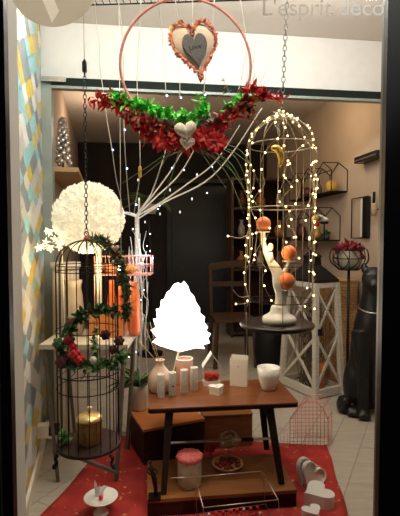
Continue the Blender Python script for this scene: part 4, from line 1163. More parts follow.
# ---- things on the low platform
p = G(189.5, 484, pz)
t = thing('storage_jar', 'pale patterned jar with red cloth lid on the platform', 'jar', p)
mb = MB(); r_ = 12.2 * px2m(p.y); H = .135
mb.lathe([(r_ * .92, 0), (r_, .006), (r_, H * .9), (r_ * .94, H), (0, H)], p, 32); mb.build('body', mat('patterned_tin', (.48, .42, .30), .5, col2=(.66, .60, .48), scale=30), t)
mb = MB(); v = [p + UP * (H + .012)]; f = []
for j, (q, z) in enumerate(((.6, .014), (1.0, .012), (1.12, .002), (1.06, -.012))):
    for i in range(40):
        a = 2 * PI * i / 40; rq = r_ * q * (1 + .06 * (j >= 1) * math.sin(i * PI / 2)); v.append(p + Vector((rq * math.cos(a), rq * math.sin(a), H + z)))
for i in range(40): f.append((0, 1 + i, 1 + (i + 1) % 40))
for j in range(3):
    for i in range(40): f.append((1 + j * 40 + i, 1 + (j + 1) * 40 + i, 1 + (j + 1) * 40 + (i + 1) % 40, 1 + j * 40 + (i + 1) % 40))
mb.add(v, f, 0, True); label_part(mb.build('lid', mat('red_gingham', (.60, .05, .05), .8, col2=(.72, .22, .20), scale=120), t), 'ruffled red cloth lid')
p = G(227.5, 467, pz)
t = thing('berry_tart', 'round tart with red berry filling in front of the glass globe', 'tart', p)
mb = MB(); r_ = 15.5 * px2m(p.y)
v = []; f = []; n_ = 48
for (q, z) in ((.78, 0), (.98, .018), (1.02, .024), (.94, .025), (.86, .016), (0.02, .014)):
    for i in range(n_):
        a = 2 * PI * i / n_; rq = r_ * q * (1 + (.025 * math.cos(i * PI) if q > .9 else 0)); v.append(p + Vector((rq * math.cos(a), rq * math.sin(a), z)))
for j in range(5):
    for i in range(n_): f.append((j * n_ + i, j * n_ + (i + 1) % n_, (j + 1) * n_ + (i + 1) % n_, (j + 1) * n_ + i))
f.append(tuple(range(n_))); mb.add(v, f, 0, True); mb.build('crust', mat('pastry', (.72, .38, .17), .7, var=.15, scale=40), t)
mb = MB()
for k in range(70):
    a = random.random() * 2 * PI; q = math.sqrt(random.random()) * r_ * .8; mb.ball(p + Vector((q * math.cos(a), q * math.sin(a), .02)), .0085, 7, 5)
o = mb.build('filling', mat('berry', (.16, .008, .012), .3, col2=(.4, .03, .03), scale=60), t); o['kind'] = 'stuff'
# glass globe with beige rose, on little stem
p = G(229, 457, pz); gcx = P(227.5, 441, p.y)
t = thing('glass_globe', 'round glass globe with beige flower inside under the table', 'globe', p)
gr_ = 11 * px2m(p.y)
mb = MB(); mb.lathe([(.022, 0), (.022, .004), (.008, .010), (.006, gcx.z - gr_ - pz + .004)], p, 16); mb.build('foot', brass_w, t)
mb = MB(); mb.ball(Vector((p.x, p.y, gcx.z)), gr_, 24, 16); mb.build('globe', glass_mat('globe_glass', (.93, .90, .86), 1.0, 1.9), t)
rose(Vector((p.x - .002, p.y, gcx.z)), .032, mat('beige_petal', (.85, .66, .46), .7), t, 'flower')
# red berry tuft
p = G(211, 455, pz)
t = thing('red_berry_tuft', 'red flower tuft between jar and glass globe', 'flower', p)
mb = MB()
mb.tube([p, p + UP * .03], .003, 5); mb.build('stem', dark_green, t)
mb = MB(); leaves(mb, [p + UP * .03 - X_ * .02, p + UP * .045 + X_ * .02], 70, .022, .014, jitter=.01); mb.build('petals', red_leaf, t)
# black statuette
p = G(154.5, 498, pz); SYv = p.y
t = thing('statuette', 'slim black metal figure statuette on the platform front corner', 'statuette', p)
blk = mat('polished_black_metal', (.03, .028, .027), .22, .8)
mb = MB(); mb.box(p + UP * .006, (.055, .05, .012)); mb.build('base', blk, t)
q = lambda x, y, dy=0: P(x, y, SYv + dy)
mb = MB()
mb.tube(smooth_path([q(155, 497), q(154.5, 488), q(153, 479), q(152.5, 474)], 4), [.004, .004, .0045, .005, .005, .005, .006, .006, .007, .007, .008, .008, .009], 8)
mb.tube(smooth_path([q(157, 496.5), q(156.5, 488), q(155.5, 480), q(153.5, 474)], 4), [.004, .004, .0045, .005, .005, .005, .006, .006, .007, .007, .008, .008, .009], 8)
mb.tube(smooth_path([q(153, 475), q(152, 471), q(151, 467.5), q(150.3, 464.5)], 4), [.010, .010, .010, .010, .011, .012, .012, .012, .010, .007, .005, .004, .004], 10)
mb.tube(smooth_path([q(149, 467.5), q(147.5, 471), q(150, 475, -.01)], 4), .0033, 6)
mb.tube(smooth_path([q(153, 467.5), q(156.8, 471), q(154.5, 475.5, -.01)], 4), .0033, 6)
mb.ball(q(150, 462.3), .0075, 10, 8, sz=1.3); mb.build('figure', blk, t)

# wire rack in front with berries
YL, YR = 1.865, 1.935
cTL, cTR, cBL, cBR = P(195, 477, YL), P(262, 471, YR), P(197, 514, YL), P(265.5, 504, YR)
fwd = Vector((.16, -1, 0)).normalized() * .22
t = thing('wire_rack', 'thin steel wire box rack on the cloth before the platform', 'rack', ((cBL.x + cBR.x) / 2, 1.8, CZ))
mb = MB(); ws = .0021
mb.tube([cTL, cTR, cBR, cBL], ws, 6, closed=True)
g = [x_ + fwd for x_ in (cTL, cTR, cBR, cBL)]; mb.tube(g, ws, 6, closed=True)
for a, b in zip((cTL, cTR, cBR, cBL), g): mb.tube([a, b], ws, 6)
ext = P(171, 478, YL - .03); mb.tube([cTL, ext], ws, 6)
for j in range(1, 8): mb.tube([cBL.lerp(cBR, j / 8), (cBL + fwd).lerp(cBR + fwd, j / 8)], .0013, 5)
mb.build('frame', mat('bright_steel', (.55, .5, .45), .3, .9), t)
for a in (cBL, cBR, cBL + fwd, cBR + fwd): mb = MB(); mb.tube([(a.x, a.y, CZ + .003), a], ws, 6); mb.build('foot', steel, t)
berry = mat('berry_red', (.5, .015, .02), .3)
bfloor = (cBL.z + cBR.z) / 2
for k in range(16):
    q_ = cBL.lerp(cBR, .15 + .75 * (k % 8) / 7.5) + fwd * (.14 + .2 * (k // 8)) ; rb2 = random.uniform(.008, .011)
    mb = MB(); mb.ball(q_ + UP * (rb2 + .001), rb2, 10, 7)
    tag(mb.build('red_bauble', berry if k % 5 else mat('pink_bauble', (.7, .35, .32), .3)), 'small red bauble lying in the wire rack bottom' if k % 5 else 'small pink bauble lying in the wire rack bottom', 'bauble', 'red baubles in the wire rack' if k % 5 else 'pink baubles in the wire rack')

# cake stand
p = Vector((G(101, 497, .08).x, G(101, 497, .08).y, CZ)); r_ = 17.3 * px2m(p.y)
mb = MB(); mb.lathe([(0, 0), (.036, 0), (.034, .006), (.02, .02), (.019, .05), (.03, .066), (r_ * .9, .070), (r_, .078), (r_ * .96, .079), (r_ * .85, .075), (0, .074)], p, 40)
tag(mb.build('cake_stand', ceramic), 'white footed cake stand on red cloth at front left', 'cake stand')
pl = p + UP * .0745
t = thing('folded_napkin', 'white folded paper bird standing on the cake stand', 'napkin', pl)
q = lambda x, y, dy=0: P(x, y, pl.y + dy)
def blade(mb, pts2, o, ax, ay, th_): mb.prism(pts2, o, ax, ay, th_)
mb = MB(); o = Vector((q(98, 496).x, pl.y + .005, pl.z))
mb.puff([(-.016, 0), (.010, 0), (.004, .03), (-.006, .052), (-.017, .074), (-.021, .05)], o, Vector((.95, -.3, 0)).normalized(), UP, .006, 3); mb.build('left_fold', matte_white, t)
mb = MB(); mb.puff([(-.008, 0), (.022, .0), (.026, .03), (.042, .040), (.026, .046), (.012, .040), (.004, .05), (-.002, .03)], o, Vector((.95, .3, 0)).normalized(), UP, .006, 3); mb.build('right_fold', matte_white, t)
mb = MB(); c = q(100.5, 499.3, -.03); mb.ball(Vector((c.x, pl.y - .022, pl.z + .0105)), .0105, 12, 9)
tag(mb.build('red_berry', mat('bright_red_petal', (.75, .02, .03), .5)), 'bright red berry on the white cake stand', 'berry')

# white heart boxes, front right
hx_ = Vector((.93, .36, 0)).normalized(); hy_ = Vector((-.36, .93, 0)).normalized()
def heart_rot(wd, an):
    ca, sa = math.cos(an), math.sin(an)
    return [(x * ca - y * sa, x * sa + y * ca) for x, y in heart(wd)]
c = G(316, 503, CZ); c.z = CZ
t = thing('heart_box', 'open white heart shaped box with upright lids on red cloth at right', 'box', c, 'white heart boxes on the red cloth')
mb = MB(); mb.prism(heart_rot(.150, R(-70)), c, X_, Y_, .062); mb.build('body', ceramic, t)
lx = Vector((.90, .42, 0)).normalized(); lz = Vector((-.10, .12, 1)); lz = (lz - lx * lz.dot(lx)).normalized(); ln = lx.cross(lz)
for k, wd in ((0, .150), (1, .160)):
    cc2 = P(310 - k * 1.5, 477 - k, 2.14) - ln * (k * .026)
    mb = MB(); hp = heart_rot(wd, R(-38)); mb.prism(hp, cc2, lx, lz, .008)
    inner = [(x * .93, y * .93) for x, y in hp]; n_ = len(hp); v = []
    for pts_, d_ in ((hp, .008), (hp, .024), (inner, .024), (inner, .008)): v += [cc2 + lx * x + lz * y + ln * d_ for x, y in pts_]
    mb.add(v, [(q * n_ + i, q * n_ + (i + 1) % n_, (q + 1) * n_ + (i + 1) % n_, (q + 1) * n_ + i) for q in range(3) for i in range(n_)])
    mb.build('lid', ceramic, t)
c2 = G(313, 521, CZ); c2.z = CZ
t = thing('heart_box', 'smallest closed white heart box in front of the open one', 'box', c2, 'white heart boxes on the red cloth')
mb = MB(); mb.prism(heart_rot(.085, R(20)), c2, X_, Y_, .035); mb.build('body', ceramic, t)
mb = MB(); mb.prism(heart_rot(.089, R(20)), c2 + UP * .036, X_, Y_, .014); mb.build('lid', ceramic, t)

# red wire house-shaped basket behind cloth
fy = G(300, 449, 0).y + .02
def wf(x, y, dv=0.0):
    p_ = P(x, y, fy); return p_ + Vector((.06, .12, 0)) * dv
t = thing('wire_house_basket', 'red wire mesh basket with house shaped end behind the cloth', 'basket', (wf(305, 449).x, fy, 0))
out = [(290, 449), (290, 419), (299, 406), (306, 402), (316, 402), (323, 408), (328, 419), (328, 449)]
yb = P(300, 449, fy).z
def top_of(x):
    for (xa_, ya_), (xb_, yb_) in zip(out[1:-1], out[2:]):
        if xa_ <= x <= xb_ and xb_ > xa_: return ya_ + (yb_ - ya_) * (x - xa_) / (xb_ - xa_)
    return 449
for dv, nm in ((0, 'front_panel'), (1, 'back_panel')):
    mb = MB(); mb.tube([wf(x, y, dv) for x, y in out], .0022, 5, closed=True)
    for k in range(1, 10): x = 290 + k * 3.8; mb.tube([wf(x, 449, dv), wf(x, top_of(x), dv)], .0011, 4)
    for k in range(1, 12):
        y = 449 - k * 3.8; xs = [x for x in [290 + .5 * i for i in range(77)] if top_of(x) <= y]
        if xs: mb.tube([wf(xs[0], y, dv), wf(xs[-1], y, dv)], .0011, 4)
    mb.build(nm, redwire if dv == 0 else pinkwire, t)
mb = MB()
for x, y in out: mb.tube([wf(x, y, 0), wf(x, y, 1)], .0018, 5)
for k in range(8): y = 420 + k * 3.8; mb.tube([wf(328, y, 0), wf(328, y, 1)], .0011, 4)
mb.build('side_wires', redwire, t)
mb = MB(); lo_ = [(266, 449), (266, 430), (272, 427), (276, 431), (280, 427), (284, 431), (290, 427)]
mb.tube([wf(x, y) for x, y in lo_], .0018, 5)
mb.tube([wf(266, 449), wf(290, 449)], .0018, 5)
for k in range(1, 7): x = 266 + k * 3.6; mb.tube([wf(x, 449), wf(x, 430)], .0011, 4)
for k in range(1, 5): y = 449 - k * 4; mb.tube([wf(266, y), wf(290, y)], .0011, 4)
mb.build('low_panel', pinkwire, t)

# ================================================================ RIGHT: LANTERN, CAT, PLANT STAND, WICKER
lF, lL_, lR = Vector((.895, 3.30, 0)), Vector((.70, 3.66, 0)), Vector((1.14, 3.43, 0)); lB = lL_ + lR - lF; lc = (lF + lB) / 2
def lt_(c, z): return lc + (c - lc) * (1 - .22 * z / .9) + UP * z
t = thing('floor_lantern', 'tall whitewashed wooden lantern with crossed sides and black roof', 'lantern', (lc.x, lc.y, 0))
cor = [lF, lR, lB, lL_]; zt_ = .90
for c in cor: mb = MB(); mb.beam(lt_(c, .0), lt_(c, zt_), .038, .038, (lR - lF)); mb.build('post', pale_wood, t)
for i in range(4):
    a, b = cor[i], cor[(i + 1) % 4]
    mb = MB(); mb.beam(lt_(a, .04), lt_(b, .04), .03, .06); mb.beam(lt_(a, zt_ - .02), lt_(b, zt_ - .02), .03, .04); mb.build('rail', pale_wood, t)
    mb = MB(); mb.beam(lt_(a, .07), lt_(b, zt_ - .42), .012, .022); mb.beam(lt_(b, .07), lt_(a, zt_ - .42), .012, .022)
    mb.beam(lt_(a, zt_ - .42), lt_(b, zt_ - .04), .010, .016); mb.beam(lt_(b, zt_ - .42), lt_(a, zt_ - .04), .010, .016); mb.build('cross_brace', pale_wood, t)
    mb = MB(); ins = .006; nn = ((b - a).cross(UP)).normalized(); q = [lt_(a, .07), lt_(b, .07), lt_(b, zt_ - .04), lt_(a, zt_ - .04)]; q = [x_ + (lc - Vector((x_.x, x_.y, 0))).normalized() * .012 for x_ in q]
    mb.add(q, [(0, 1, 2, 3)]); mb.build('pane', thin_glass, t)
mb = MB(); mb.add([lt_(c, .015) for c in cor] + [lt_(c, .03) for c in cor], [(3, 2, 1, 0), (4, 5, 6, 7), (0, 1, 5, 4), (1, 2, 6, 5), (2, 3, 7, 6), (3, 0, 4, 7)]); mb.build('floor_panel', pale_wood, t)
mb = MB(); ra_ = [lc + (c - lc) * .88 + UP * zt_ for c in cor]; rb = [lc + (c - lc) * .86 + UP * (zt_ + .02) for c in cor]; rc = [lc + (c - lc) * .30 + UP * (zt_ + .13) for c in cor]; rd = [lc + (c - lc) * .28 + UP * (zt_ + .19) for c in cor]; re_ = [lc + (c - lc) * .34 + UP * (zt_ + .20) for c in cor]; rf = [lc + (c - lc) * .05 + UP * (zt_ + .25) for c in cor]
v = ra_ + rb + rc + rd + re_ + rf; f = [(3, 2, 1, 0), (20, 21, 22, 23)]
for j in range(5):
    for i in range(4): f.append((j * 4 + i, j * 4 + (i + 1) % 4, (j + 1) * 4 + (i + 1) % 4, (j + 1) * 4 + i))
mb.add(v, f); mb.build('roof', black_iron, t)
mb = MB(); mb.tube(circle(lc + UP * (zt_ + .285), .04, 20, U, UP), .005, 6, closed=True); mb.build('handle', black_iron, t)
mb = MB(); hw = lF.lerp(lF, 0); c = lt_(lF, .52) + Vector((.03, -.012, 0)); mb.box(c, (.035, .012, .05)); mb.build('latch', black_iron, t)
# contents
p = Vector((lc.x + .05, lc.y - .03, .03))
t = thing('orange_candle', 'orange pillar candle standing inside the floor lantern', 'candle', p)
mb = MB(); mb.lathe([(.055, 0), (.055, .20), (.045, .205), (0, .195)], p, 20); mb.build('wax', orange_wax, t)
mb = MB(); mb.tube([p + UP * .195, p + UP * .215], .002, 5); mb.build('wick', black_iron, t)
t = thing('dried_branches', 'dark dried branches and leaves filling the floor lantern', 'branches', (lc.x, lc.y, .03))
mb = MB(); rng = random.Random(9)
for k in range(50):
    a = Vector((lc.x + rng.uniform(-.08, .08), lc.y + rng.uniform(-.08, .08), .03)); b = a + Vector((rng.uniform(-.07, .07), rng.uniform(-.07, .07), rng.uniform(.3, .72)))
    mb.tube(smooth_path([a, a.lerp(b, .5) + rnd_vec(.04), b], 3), [.004, .004, .003, .003, .0025, .002, .0015], 5)
mb.build('twigs', mat('dried_twig', (.10, .06, .035), .8, col2=(.2, .13, .07)), t)
mb = MB(); leaves(mb, [lc + UP * .1, lc + UP * .65], 160, .07, .03, jitter=.09); mb.build('leaves', mat('dried_leaf', (.07, .04, .02), .8, col2=(.20, .12, .045)), t)
p = lc + Vector((.07, .02, 0))
t = thing('gold_figure', 'gold yellow dried cone inside right side of floor lantern', 'ornament', Vector((p.x, p.y, .03)))
mb = MB(); mb.tube([Vector((p.x, p.y, .03)), Vector((p.x, p.y, .45))], .003, 5); mb.build('stem', brass_w, t)
mb = MB(); mb.lathe([(0, .42), (.03, .45), (.035, .52), (.02, .6), (0, .64)], Vector((p.x, p.y, 0)), 14); mb.build('cone', mat('straw', (.5, .3, .09), .6, var=.2), t)

# plant stand
sp_ = Vector((P(348.3, 300, 3.31).x, 3.31, 0)); sz = P(348, 270, 3.31).z
t = thing('plant_stand', 'slim black plant stand with curled wire bowl by cat statue', 'plant stand', sp_)
mb = MB(); mb.tube([sp_ + UP * .01, sp_ + UP * sz], .011, 8); mb.build('pole', black_iron, t)
mb = MB(); mb.lathe([(.065, 0), (.065, .008), (.02, .02), (0, .02)], sp_, 24); mb.build('base', black_iron, t)
mb = MB(); rb3 = .12
mb.lathe([(0, 0), (.075, 0), (.078, .006), (0, .006)], sp_ + UP * sz, 24)
for z, q in ((.006, .078), (.09, rb3), (.165, rb3 * .92)): mb.tube(circle(sp_ + UP * (sz + z), q, 32), .004, 6, closed=True)
for k in range(10):
    a = 2 * PI * k / 10; e = Vector((math.cos(a), math.sin(a), 0)); e2 = Vector((math.cos(a + .6), math.sin(a + .6), 0))
    mb.tube(smooth_path([sp_ + UP * (sz + .006) + e * .078, sp_ + UP * (sz + .08) + e2 * rb3 * 1.02, sp_ + UP * (sz + .165) + e * rb3 * .92], 4), .0035, 5)
    mb.tube(smooth_path([sp_ + UP * (sz + .006) + e * .078, sp_ + UP * (sz + .07) + e * rb3 * 1.2, sp_ + UP * (sz + .15) + e * rb3 * 1.15, sp_ + UP * (sz + .165) + e * rb3 * .92], 4), .0035, 5)
mb.build('bowl', black_iron, t)
t = thing('red_flower_pot', 'glass pot of red flowers in the plant stand bowl', 'flowers', sp_ + UP * (sz + .006))
mb = MB(); mb.lathe([(0, 0), (.06, 0), (.085, .05), (.08, .12), (.07, .14), (.064, .14), (.07, .1), (0, .03)], sp_ + UP * (sz + .006), 24); mb.build('pot', mat('grey_pot', (.30, .27, .22), .4, var=.15), t)
mb = MB(); leaves(mb, [sp_ + UP * (sz + .14) - X_ * .09, sp_ + UP * (sz + .17), sp_ + UP * (sz + .14) + X_ * .09], 150, .06, .028, jitter=.05, out=UP * .5); mb.build('petals', dark_red, t)
mb = MB(); leaves(mb, [sp_ + UP * (sz + .12) - X_ * .05, sp_ + UP * (sz + .12) + X_ * .05], 40, .06, .02, jitter=.03); mb.build('leaves', dark_green, t)

# wicker chest
wc = Vector((1.225, 3.84, 0)); ww = .25; wh = .87
t = thing('wicker_chest', 'tall honey wicker chest against the right wall behind lantern', 'basket', wc)
wick = bpy.data.materials.new('wicker'); wick.use_nodes = True; nt = wick.node_tree; b_ = nt.nodes['Principled BSDF']
tcw = nt.nodes.new('ShaderNodeTexCoord'); br_ = nt.nodes.new('ShaderNodeTexBrick'); mpw = nt.nodes.new('ShaderNodeMapping'); mpw.inputs['Rotation'].default_value = (R(90), 0, 0)
br_.inputs['Scale'].default_value = 10; br_.inputs['Color1'].default_value = (.58, .34, .14, 1); br_.inputs['Color2'].default_value = (.70, .44, .20, 1); br_.inputs['Mortar'].default_value = (.30, .15, .05, 1)
nt.links.new(tcw.outputs['Object'], mpw.inputs[0]); nt.links.new(mpw.outputs[0], br_.inputs[0]); nt.links.new(br_.outputs[0], b_.inputs['Base Color']); b_.inputs['Roughness'].default_value = .7
wx = Vector((.988, -.0, 0)).normalized(); wx = Vector((.99, .148, 0)).normalized(); wy = Vector((-.148, .99, 0)).normalized()
mb = MB(); mb.box(wc + UP * (wh / 2), (ww, .24, wh), wx, wy); mb.build('body', wick, t)
for k in range(4): mb = MB(); mb.box(wc + UP * (.12 + k * .21) - wy * .125, (ww * .92, .012, .19), wx, wy); o = mb.build('drawer', wick, t); mb = MB(); mb.ball(wc + UP * (.12 + k * .21) - wy * .14, .012, 8, 6); mb.build('knob', shelf_wood, o)
mb = MB(); mb.box(wc + UP * (wh + .008), (ww + .02, .26, .016), wx, wy); mb.build('lid', wick, t)

# black cat statue
cp = Vector((1.215, 3.03, 0)); cyaw = R(-12)
cx = Vector((math.cos(cyaw), math.sin(cyaw), 0)); cy_ = Vector((-math.sin(cyaw), math.cos(cyaw), 0)) * .62
K = 1.0
def cq(x, y, z): return cp + (cx * x + cy_ * y + UP * z) * K
t = thing('cat_statue', 'large black seated cat statue at right behind the window frame', 'statue', cp)
mb = MB(); E = dict(ax=cx, ay=cy_)
mb.tube(smooth_path([cq(0, .10, .10), cq(0, .10, .26), cq(0, .05, .46), cq(0, -.02, .64), cq(0, -.04, .76), cq(0, -.05, .86), cq(0, -.06, .92)], 4),
        [.13, .14, .15, .155, .155, .153, .15, .146, .142, .138, .134, .130, .126, .12, .113, .105, .098, .090, .084, .08, .077, .076, .076, .078, .08], 18)
mb.ball(cq(0, .09, .20), .17, 18, 12, sx=.95, sy=1.05, sz=1.1, **E)
mb.ball(cq(0, -.085, .965), .088, 18, 14, sx=.98, sy=1.05, sz=1.0, **E)
mb.ball(cq(0, -.160, .930), .046, 14, 10, sx=1.05, sy=.9, sz=.85, **E)
for s_ in (-1, 1):
    mb.ball(cq(s_ * .018, -.192, .925), .021, 10, 8, sz=.85, **E)
    mb.ball(cq(s_ * .045, -.135, .995), .026, 10, 8, sz=.6, **E)
    mb.lathe([(.034, 0), (.027, .03), (.012, .062), (0, .072)], cq(s_ * .056, -.065, 1.015), 12, axis=(cx * (s_ * .18) + UP), xa=cx, sy=.6)
    mb.tube(smooth_path([cq(s_ * .075, -.07, .60), cq(s_ * .07, -.13, .42), cq(s_ * .065, -.145, .22), cq(s_ * .065, -.15, .04)], 4), [.075, .072, .068, .064, .06, .055, .052, .05, .048, .046, .045, .045, .046], 12)
    mb.ball(cq(s_ * .065, -.19, .036), .05, 12, 8, sx=.95, sy=1.45, sz=.72, **E)
    for q in (-.028, 0, .028): mb.ball(cq(s_ * .065 + q, -.245, .028), .018, 8, 6, sy=1.3, sz=1.1, **E)
    mb.ball(cq(s_ * .118, .06, .20), .10, 14, 10, sx=.7, sy=1.6, sz=1.85, **E)
    mb.ball(cq(s_ * .135, -.10, .036), .05, 12, 8, sx=.9, sy=1.7, sz=.72, **E)
    for q in (-.024, 0.004, .03): mb.ball(cq(s_ * .135 + q, -.175, .028), .017, 8, 6, sy=1.3, sz=1.1, **E)
mb.tube(smooth_path([cq(-.02, .27, .06), cq(-.12, .26, .045), cq(-.185, .16, .04), cq(-.20, .02, .04), cq(-.20, -.08, .05), cq(-.185, -.12, .09), cq(-.175, -.10, .12)], 4), .034, 10)
body = mb.build('body', mat('black_resin', (.008, .0075, .0075), .42, var=.2, spec=.35), t)
md = body.modifiers.new('remesh', 'REMESH'); md.mode = 'VOXEL'; md.voxel_size = .009; md.use_smooth_shade = True
md = body.modifiers.new('smooth', 'SMOOTH'); md.factor = .5; md.iterations = 5
for s_ in (-1, 1):
    mb = MB(); mb.ball(cq(s_ * .036, -.166, .972), .0105, 10, 8, sz=.7, sy=.6, **E); mb.build('eye', mat('dark_glass_eye', (.05, .05, .045), .1), t)
mb = MB(); mb.tube([cq(.098 * math.cos(a), -.05 + .158 * math.sin(a), .79 - .03 * (1 - math.sin(a)) * .8) for a in [2 * PI * i / 36 for i in range(36)]], .0045, 6, closed=True); label_part(mb.build('collar', steel, t), 'thin silver chain collar')

# ================================================================ BACK ROOM THINGS
wrd = Vector((-.15, 1, 0)).normalized(); wrn = Vector((-1, -.15, 0)).normalized()
def onw(Y, z, off=0.0): return Vector((wr(Y), Y, z)) + wrn * off
def house_shelf(lab, Y0, Y1, z0, h, apex, dep_=.16):
    t = thing('wire_house_shelf', lab, 'shelf', onw((Y0 + Y1) / 2, z0, .08), 'wire house shelves on the right wall')
    mb = MB(); mb.add([onw(Y0, z0, .0), onw(Y1, z0, 0), onw(Y1, z0, dep_), onw(Y0, z0, dep_)] + [onw(Y0, z0 + .012, 0), onw(Y1, z0 + .012, 0), onw(Y1, z0 + .012, dep_), onw(Y0, z0 + .012, dep_)], [(3, 2, 1, 0), (4, 5, 6, 7), (0, 1, 5, 4), (1, 2, 6, 5), (2, 3, 7, 6), (3, 0, 4, 7)]); mb.build('board', alu_dark, t)
    mb = MB(); m = 3
    for i in range(m):
        a = Y0 + (Y1 - Y0) * i / m; b = Y0 + (Y1 - Y0) * (i + 1) / m
        for off in (.004, dep_):
            mb.tube([onw(a, z0, off), onw(a, z0 + h, off), onw((a + b) / 2, z0 + h + apex, off), onw(b, z0 + h, off), onw(b, z0, off)], .005, 5)
        mb.tube([onw((a + b) / 2, z0 + h + apex, .004), onw((a + b) / 2, z0 + h + apex, dep_)], .004, 5)
    mb.tube([onw(Y0, z0 + h, dep_), onw(Y1, z0 + h, dep_)], .004, 5)
    mb.build('wire_frame', black_iron, t)
    return z0 + .012
zA = house_shelf('upper black wire shelf with house gables on right wall', 4.02, 5.1, P(345, 193, 4.1).z, .20, .10)
zB = house_shelf('lower black wire shelf with house gables on right wall', 4.15, 5.2, P(345, 241, 4.2).z, .24, .09)
def pot(name, lab, cat, Y, z, prof, m, off=.09):
    p = onw(Y, z, off); mb = MB(); mb.lathe(prof, p, 20); return tag(mb.build(name, m), lab, cat)
pot('jar', 'round yellow jar on the upper wire house shelf', 'jar', 4.16, zA, [(0, 0), (.045, 0), (.055, .03), (.055, .08), (.04, .10), (.02, .104), (.02, .115), (0, .118)], mat('mustard_glaze', (.62, .38, .06), .4))
pot('jar', 'dark red squat jar on the upper wire house shelf', 'jar', 4.75, zA, [(0, 0), (.05, 0), (.07, .04), (.06, .09), (.03, .11), (0, .12)], mat('oxblood_glaze', (.10, .02, .02), .4))
pot('bottle', 'slim brown bottle on the upper wire house shelf', 'bottle', 4.45, zA, [(0, 0), (.03, 0), (.032, .08), (.012, .12), (.011, .16), (.014, .165), (0, .166)], mat('brown_glaze', (.16, .09, .05), .4))
pot('pitcher', 'small gold pitcher on the lower wire house shelf', 'pitcher', 4.48, zB, [(0, 0), (.03, 0), (.05, .03), (.05, .06), (.03, .09), (.028, .11), (.036, .125), (.03, .125), (0, .1)], mat('old_gold', (.5, .32, .08), .4, .5))
p = onw(4.28, zB, .09)
t = thing('small_plant', 'small green plant pot on lower wire house shelf', 'plant', p)
mb = MB(); mb.lathe([(0, 0), (.035, 0), (.045, .04), (.04, .04), (0, .035)], p, 16); mb.build('pot', mat('dark_pot', (.05, .04, .035), .5), t)
mb = MB(); leaves(mb, [p + UP * .04 - U * .03, p + UP * .06 + U * .03], 60, .045, .02, jitter=.02, out=UP * .4); mb.build('leaves', dark_green, t)
pot('vase', 'dark vase at far end of the lower wire house shelf', 'vase', 4.9, zB, [(0, 0), (.04, 0), (.06, .06), (.05, .13), (.025, .16), (.03, .18), (0, .17)], mat('oxblood_glaze', (.10, .02, .02), .4))
# framed picture
Y0, Y1 = 3.62, 3.80; z0, z1 = P(368, 238, 3.7).z, P(368, 197, 3.7).z
t = thing('wall_picture', 'narrow black framed picture with white strip on right wall', 'picture', onw(3.7, z0, .01))
def wpanel(mb, a, b, za_, zb2, o0_, o1_): mb.add([onw(a, za_, o0_), onw(b, za_, o0_), onw(b, zb2, o0_), onw(a, zb2, o0_), onw(a, za_, o1_), onw(b, za_, o1_), onw(b, zb2, o1_), onw(a, zb2, o1_)], [(3, 2, 1, 0), (4, 5, 6, 7), (0, 1, 5, 4), (1, 2, 6, 5), (2, 3, 7, 6), (3, 0, 4, 7)])
mb = MB(); wpanel(mb, 3.62, 3.70, z0, z1, .001, .03); mb.build('dark_panel', black_frame, t)
mb = MB(); wpanel(mb, 3.71, 3.76, z0 + .01, z1 - .01, .001, .015); label_part(mb.build('white_strip', matte_white, t), 'white strip')
mb = MB()
for a, b in (((3.62, z0), (3.90, z0)), ((3.90, z0), (3.90, z1)), ((3.90, z1), (3.62, z1))): mb.tube([onw(a[0], a[1], .02), onw(b[0], b[1], .02)], .005, 5)
mb.build('frame', black_iron, t)
# black wall heater
za_ = P(376, 157, 3.55).z
t = thing('wall_heater', 'dark bar shaped wall unit high on the right wall', 'wall unit', onw(3.55, za_, .03))
mb = MB(); wpanel(mb, 3.40, 3.74, za_ - .025, za_ + .025, .001, .09); mb.build('body', black_frame, t)
mb = MB(); wpanel(mb, 3.41, 3.73, za_ - .012, za_ + .0, .09, .094); mb.build('grille', alu_brown, t)
# small bracket lamp beside picture
t = thing('wall_bracket', 'small beige jar holder mounted on right wall beside picture', 'bracket', onw(3.5, P(378, 216, 3.5).z, .04))
c = onw(3.49, P(378, 212, 3.49).z, .05)
mb = MB(); mb.lathe([(0, 0), (.02, 0), (.024, .06), (.018, .08), (.018, .1), (0, .1)], c - UP * .03, 14); mb.build('jar', mat('beige_jar', (.5, .36, .24), .5), t)
mb = MB(); mb.tube([onw(3.49, c.z + .02, 0), c + UP * .02], .006, 6); mb.tube([c + UP * .07, c + UP * .16], .012, 8); mb.build('arm', black_iron, t)

# left shelf with silver bauble tree
mb = MB(); wlx = wl(3.75)
a_, b_2 = 3.02, 4.25; sz_ = P(60, 177, 3.3).z
wlr = lambda Y: wl(2.86) + (-1.78 - wl(2.86)) * (Y - 2.86) / (6.4 - 2.86)
mb.add([Vector((wlr(a_), a_, sz_)), Vector((wlr(b_2), b_2, sz_)), Vector((wlr(b_2) + .21, b_2 + .02, sz_)), Vector((wlr(a_) + .21, a_ + .02, sz_))] + [Vector((wlr(a_), a_, sz_ + .03)), Vector((wlr(b_2), b_2, sz_ + .03)), Vector((wlr(b_2) + .21, b_2 + .02, sz_ + .03)), Vector((wlr(a_) + .21, a_ + .02, sz_ + .03))], [(3, 2, 1, 0), (4, 5, 6, 7), (0, 1, 5, 4), (1, 2, 6, 5), (2, 3, 7, 6), (3, 0, 4, 7)])
tag(mb.build('wall_shelf', shelf_wood), 'wooden shelf board on the wall behind the left post', 'shelf')
p = Vector((P(63, 174, 3.2).x, 3.2, sz_ + .03)); H = .39
t = thing('bauble_tree', 'silver bauble cone tree on the wooden wall shelf', 'ornament', p)
mb = MB(); mb.lathe([(.05, 0), (.05, .015), (.010, .02), (.008, H), (0, H)], p, 14); mb.build('stand', steel, t)
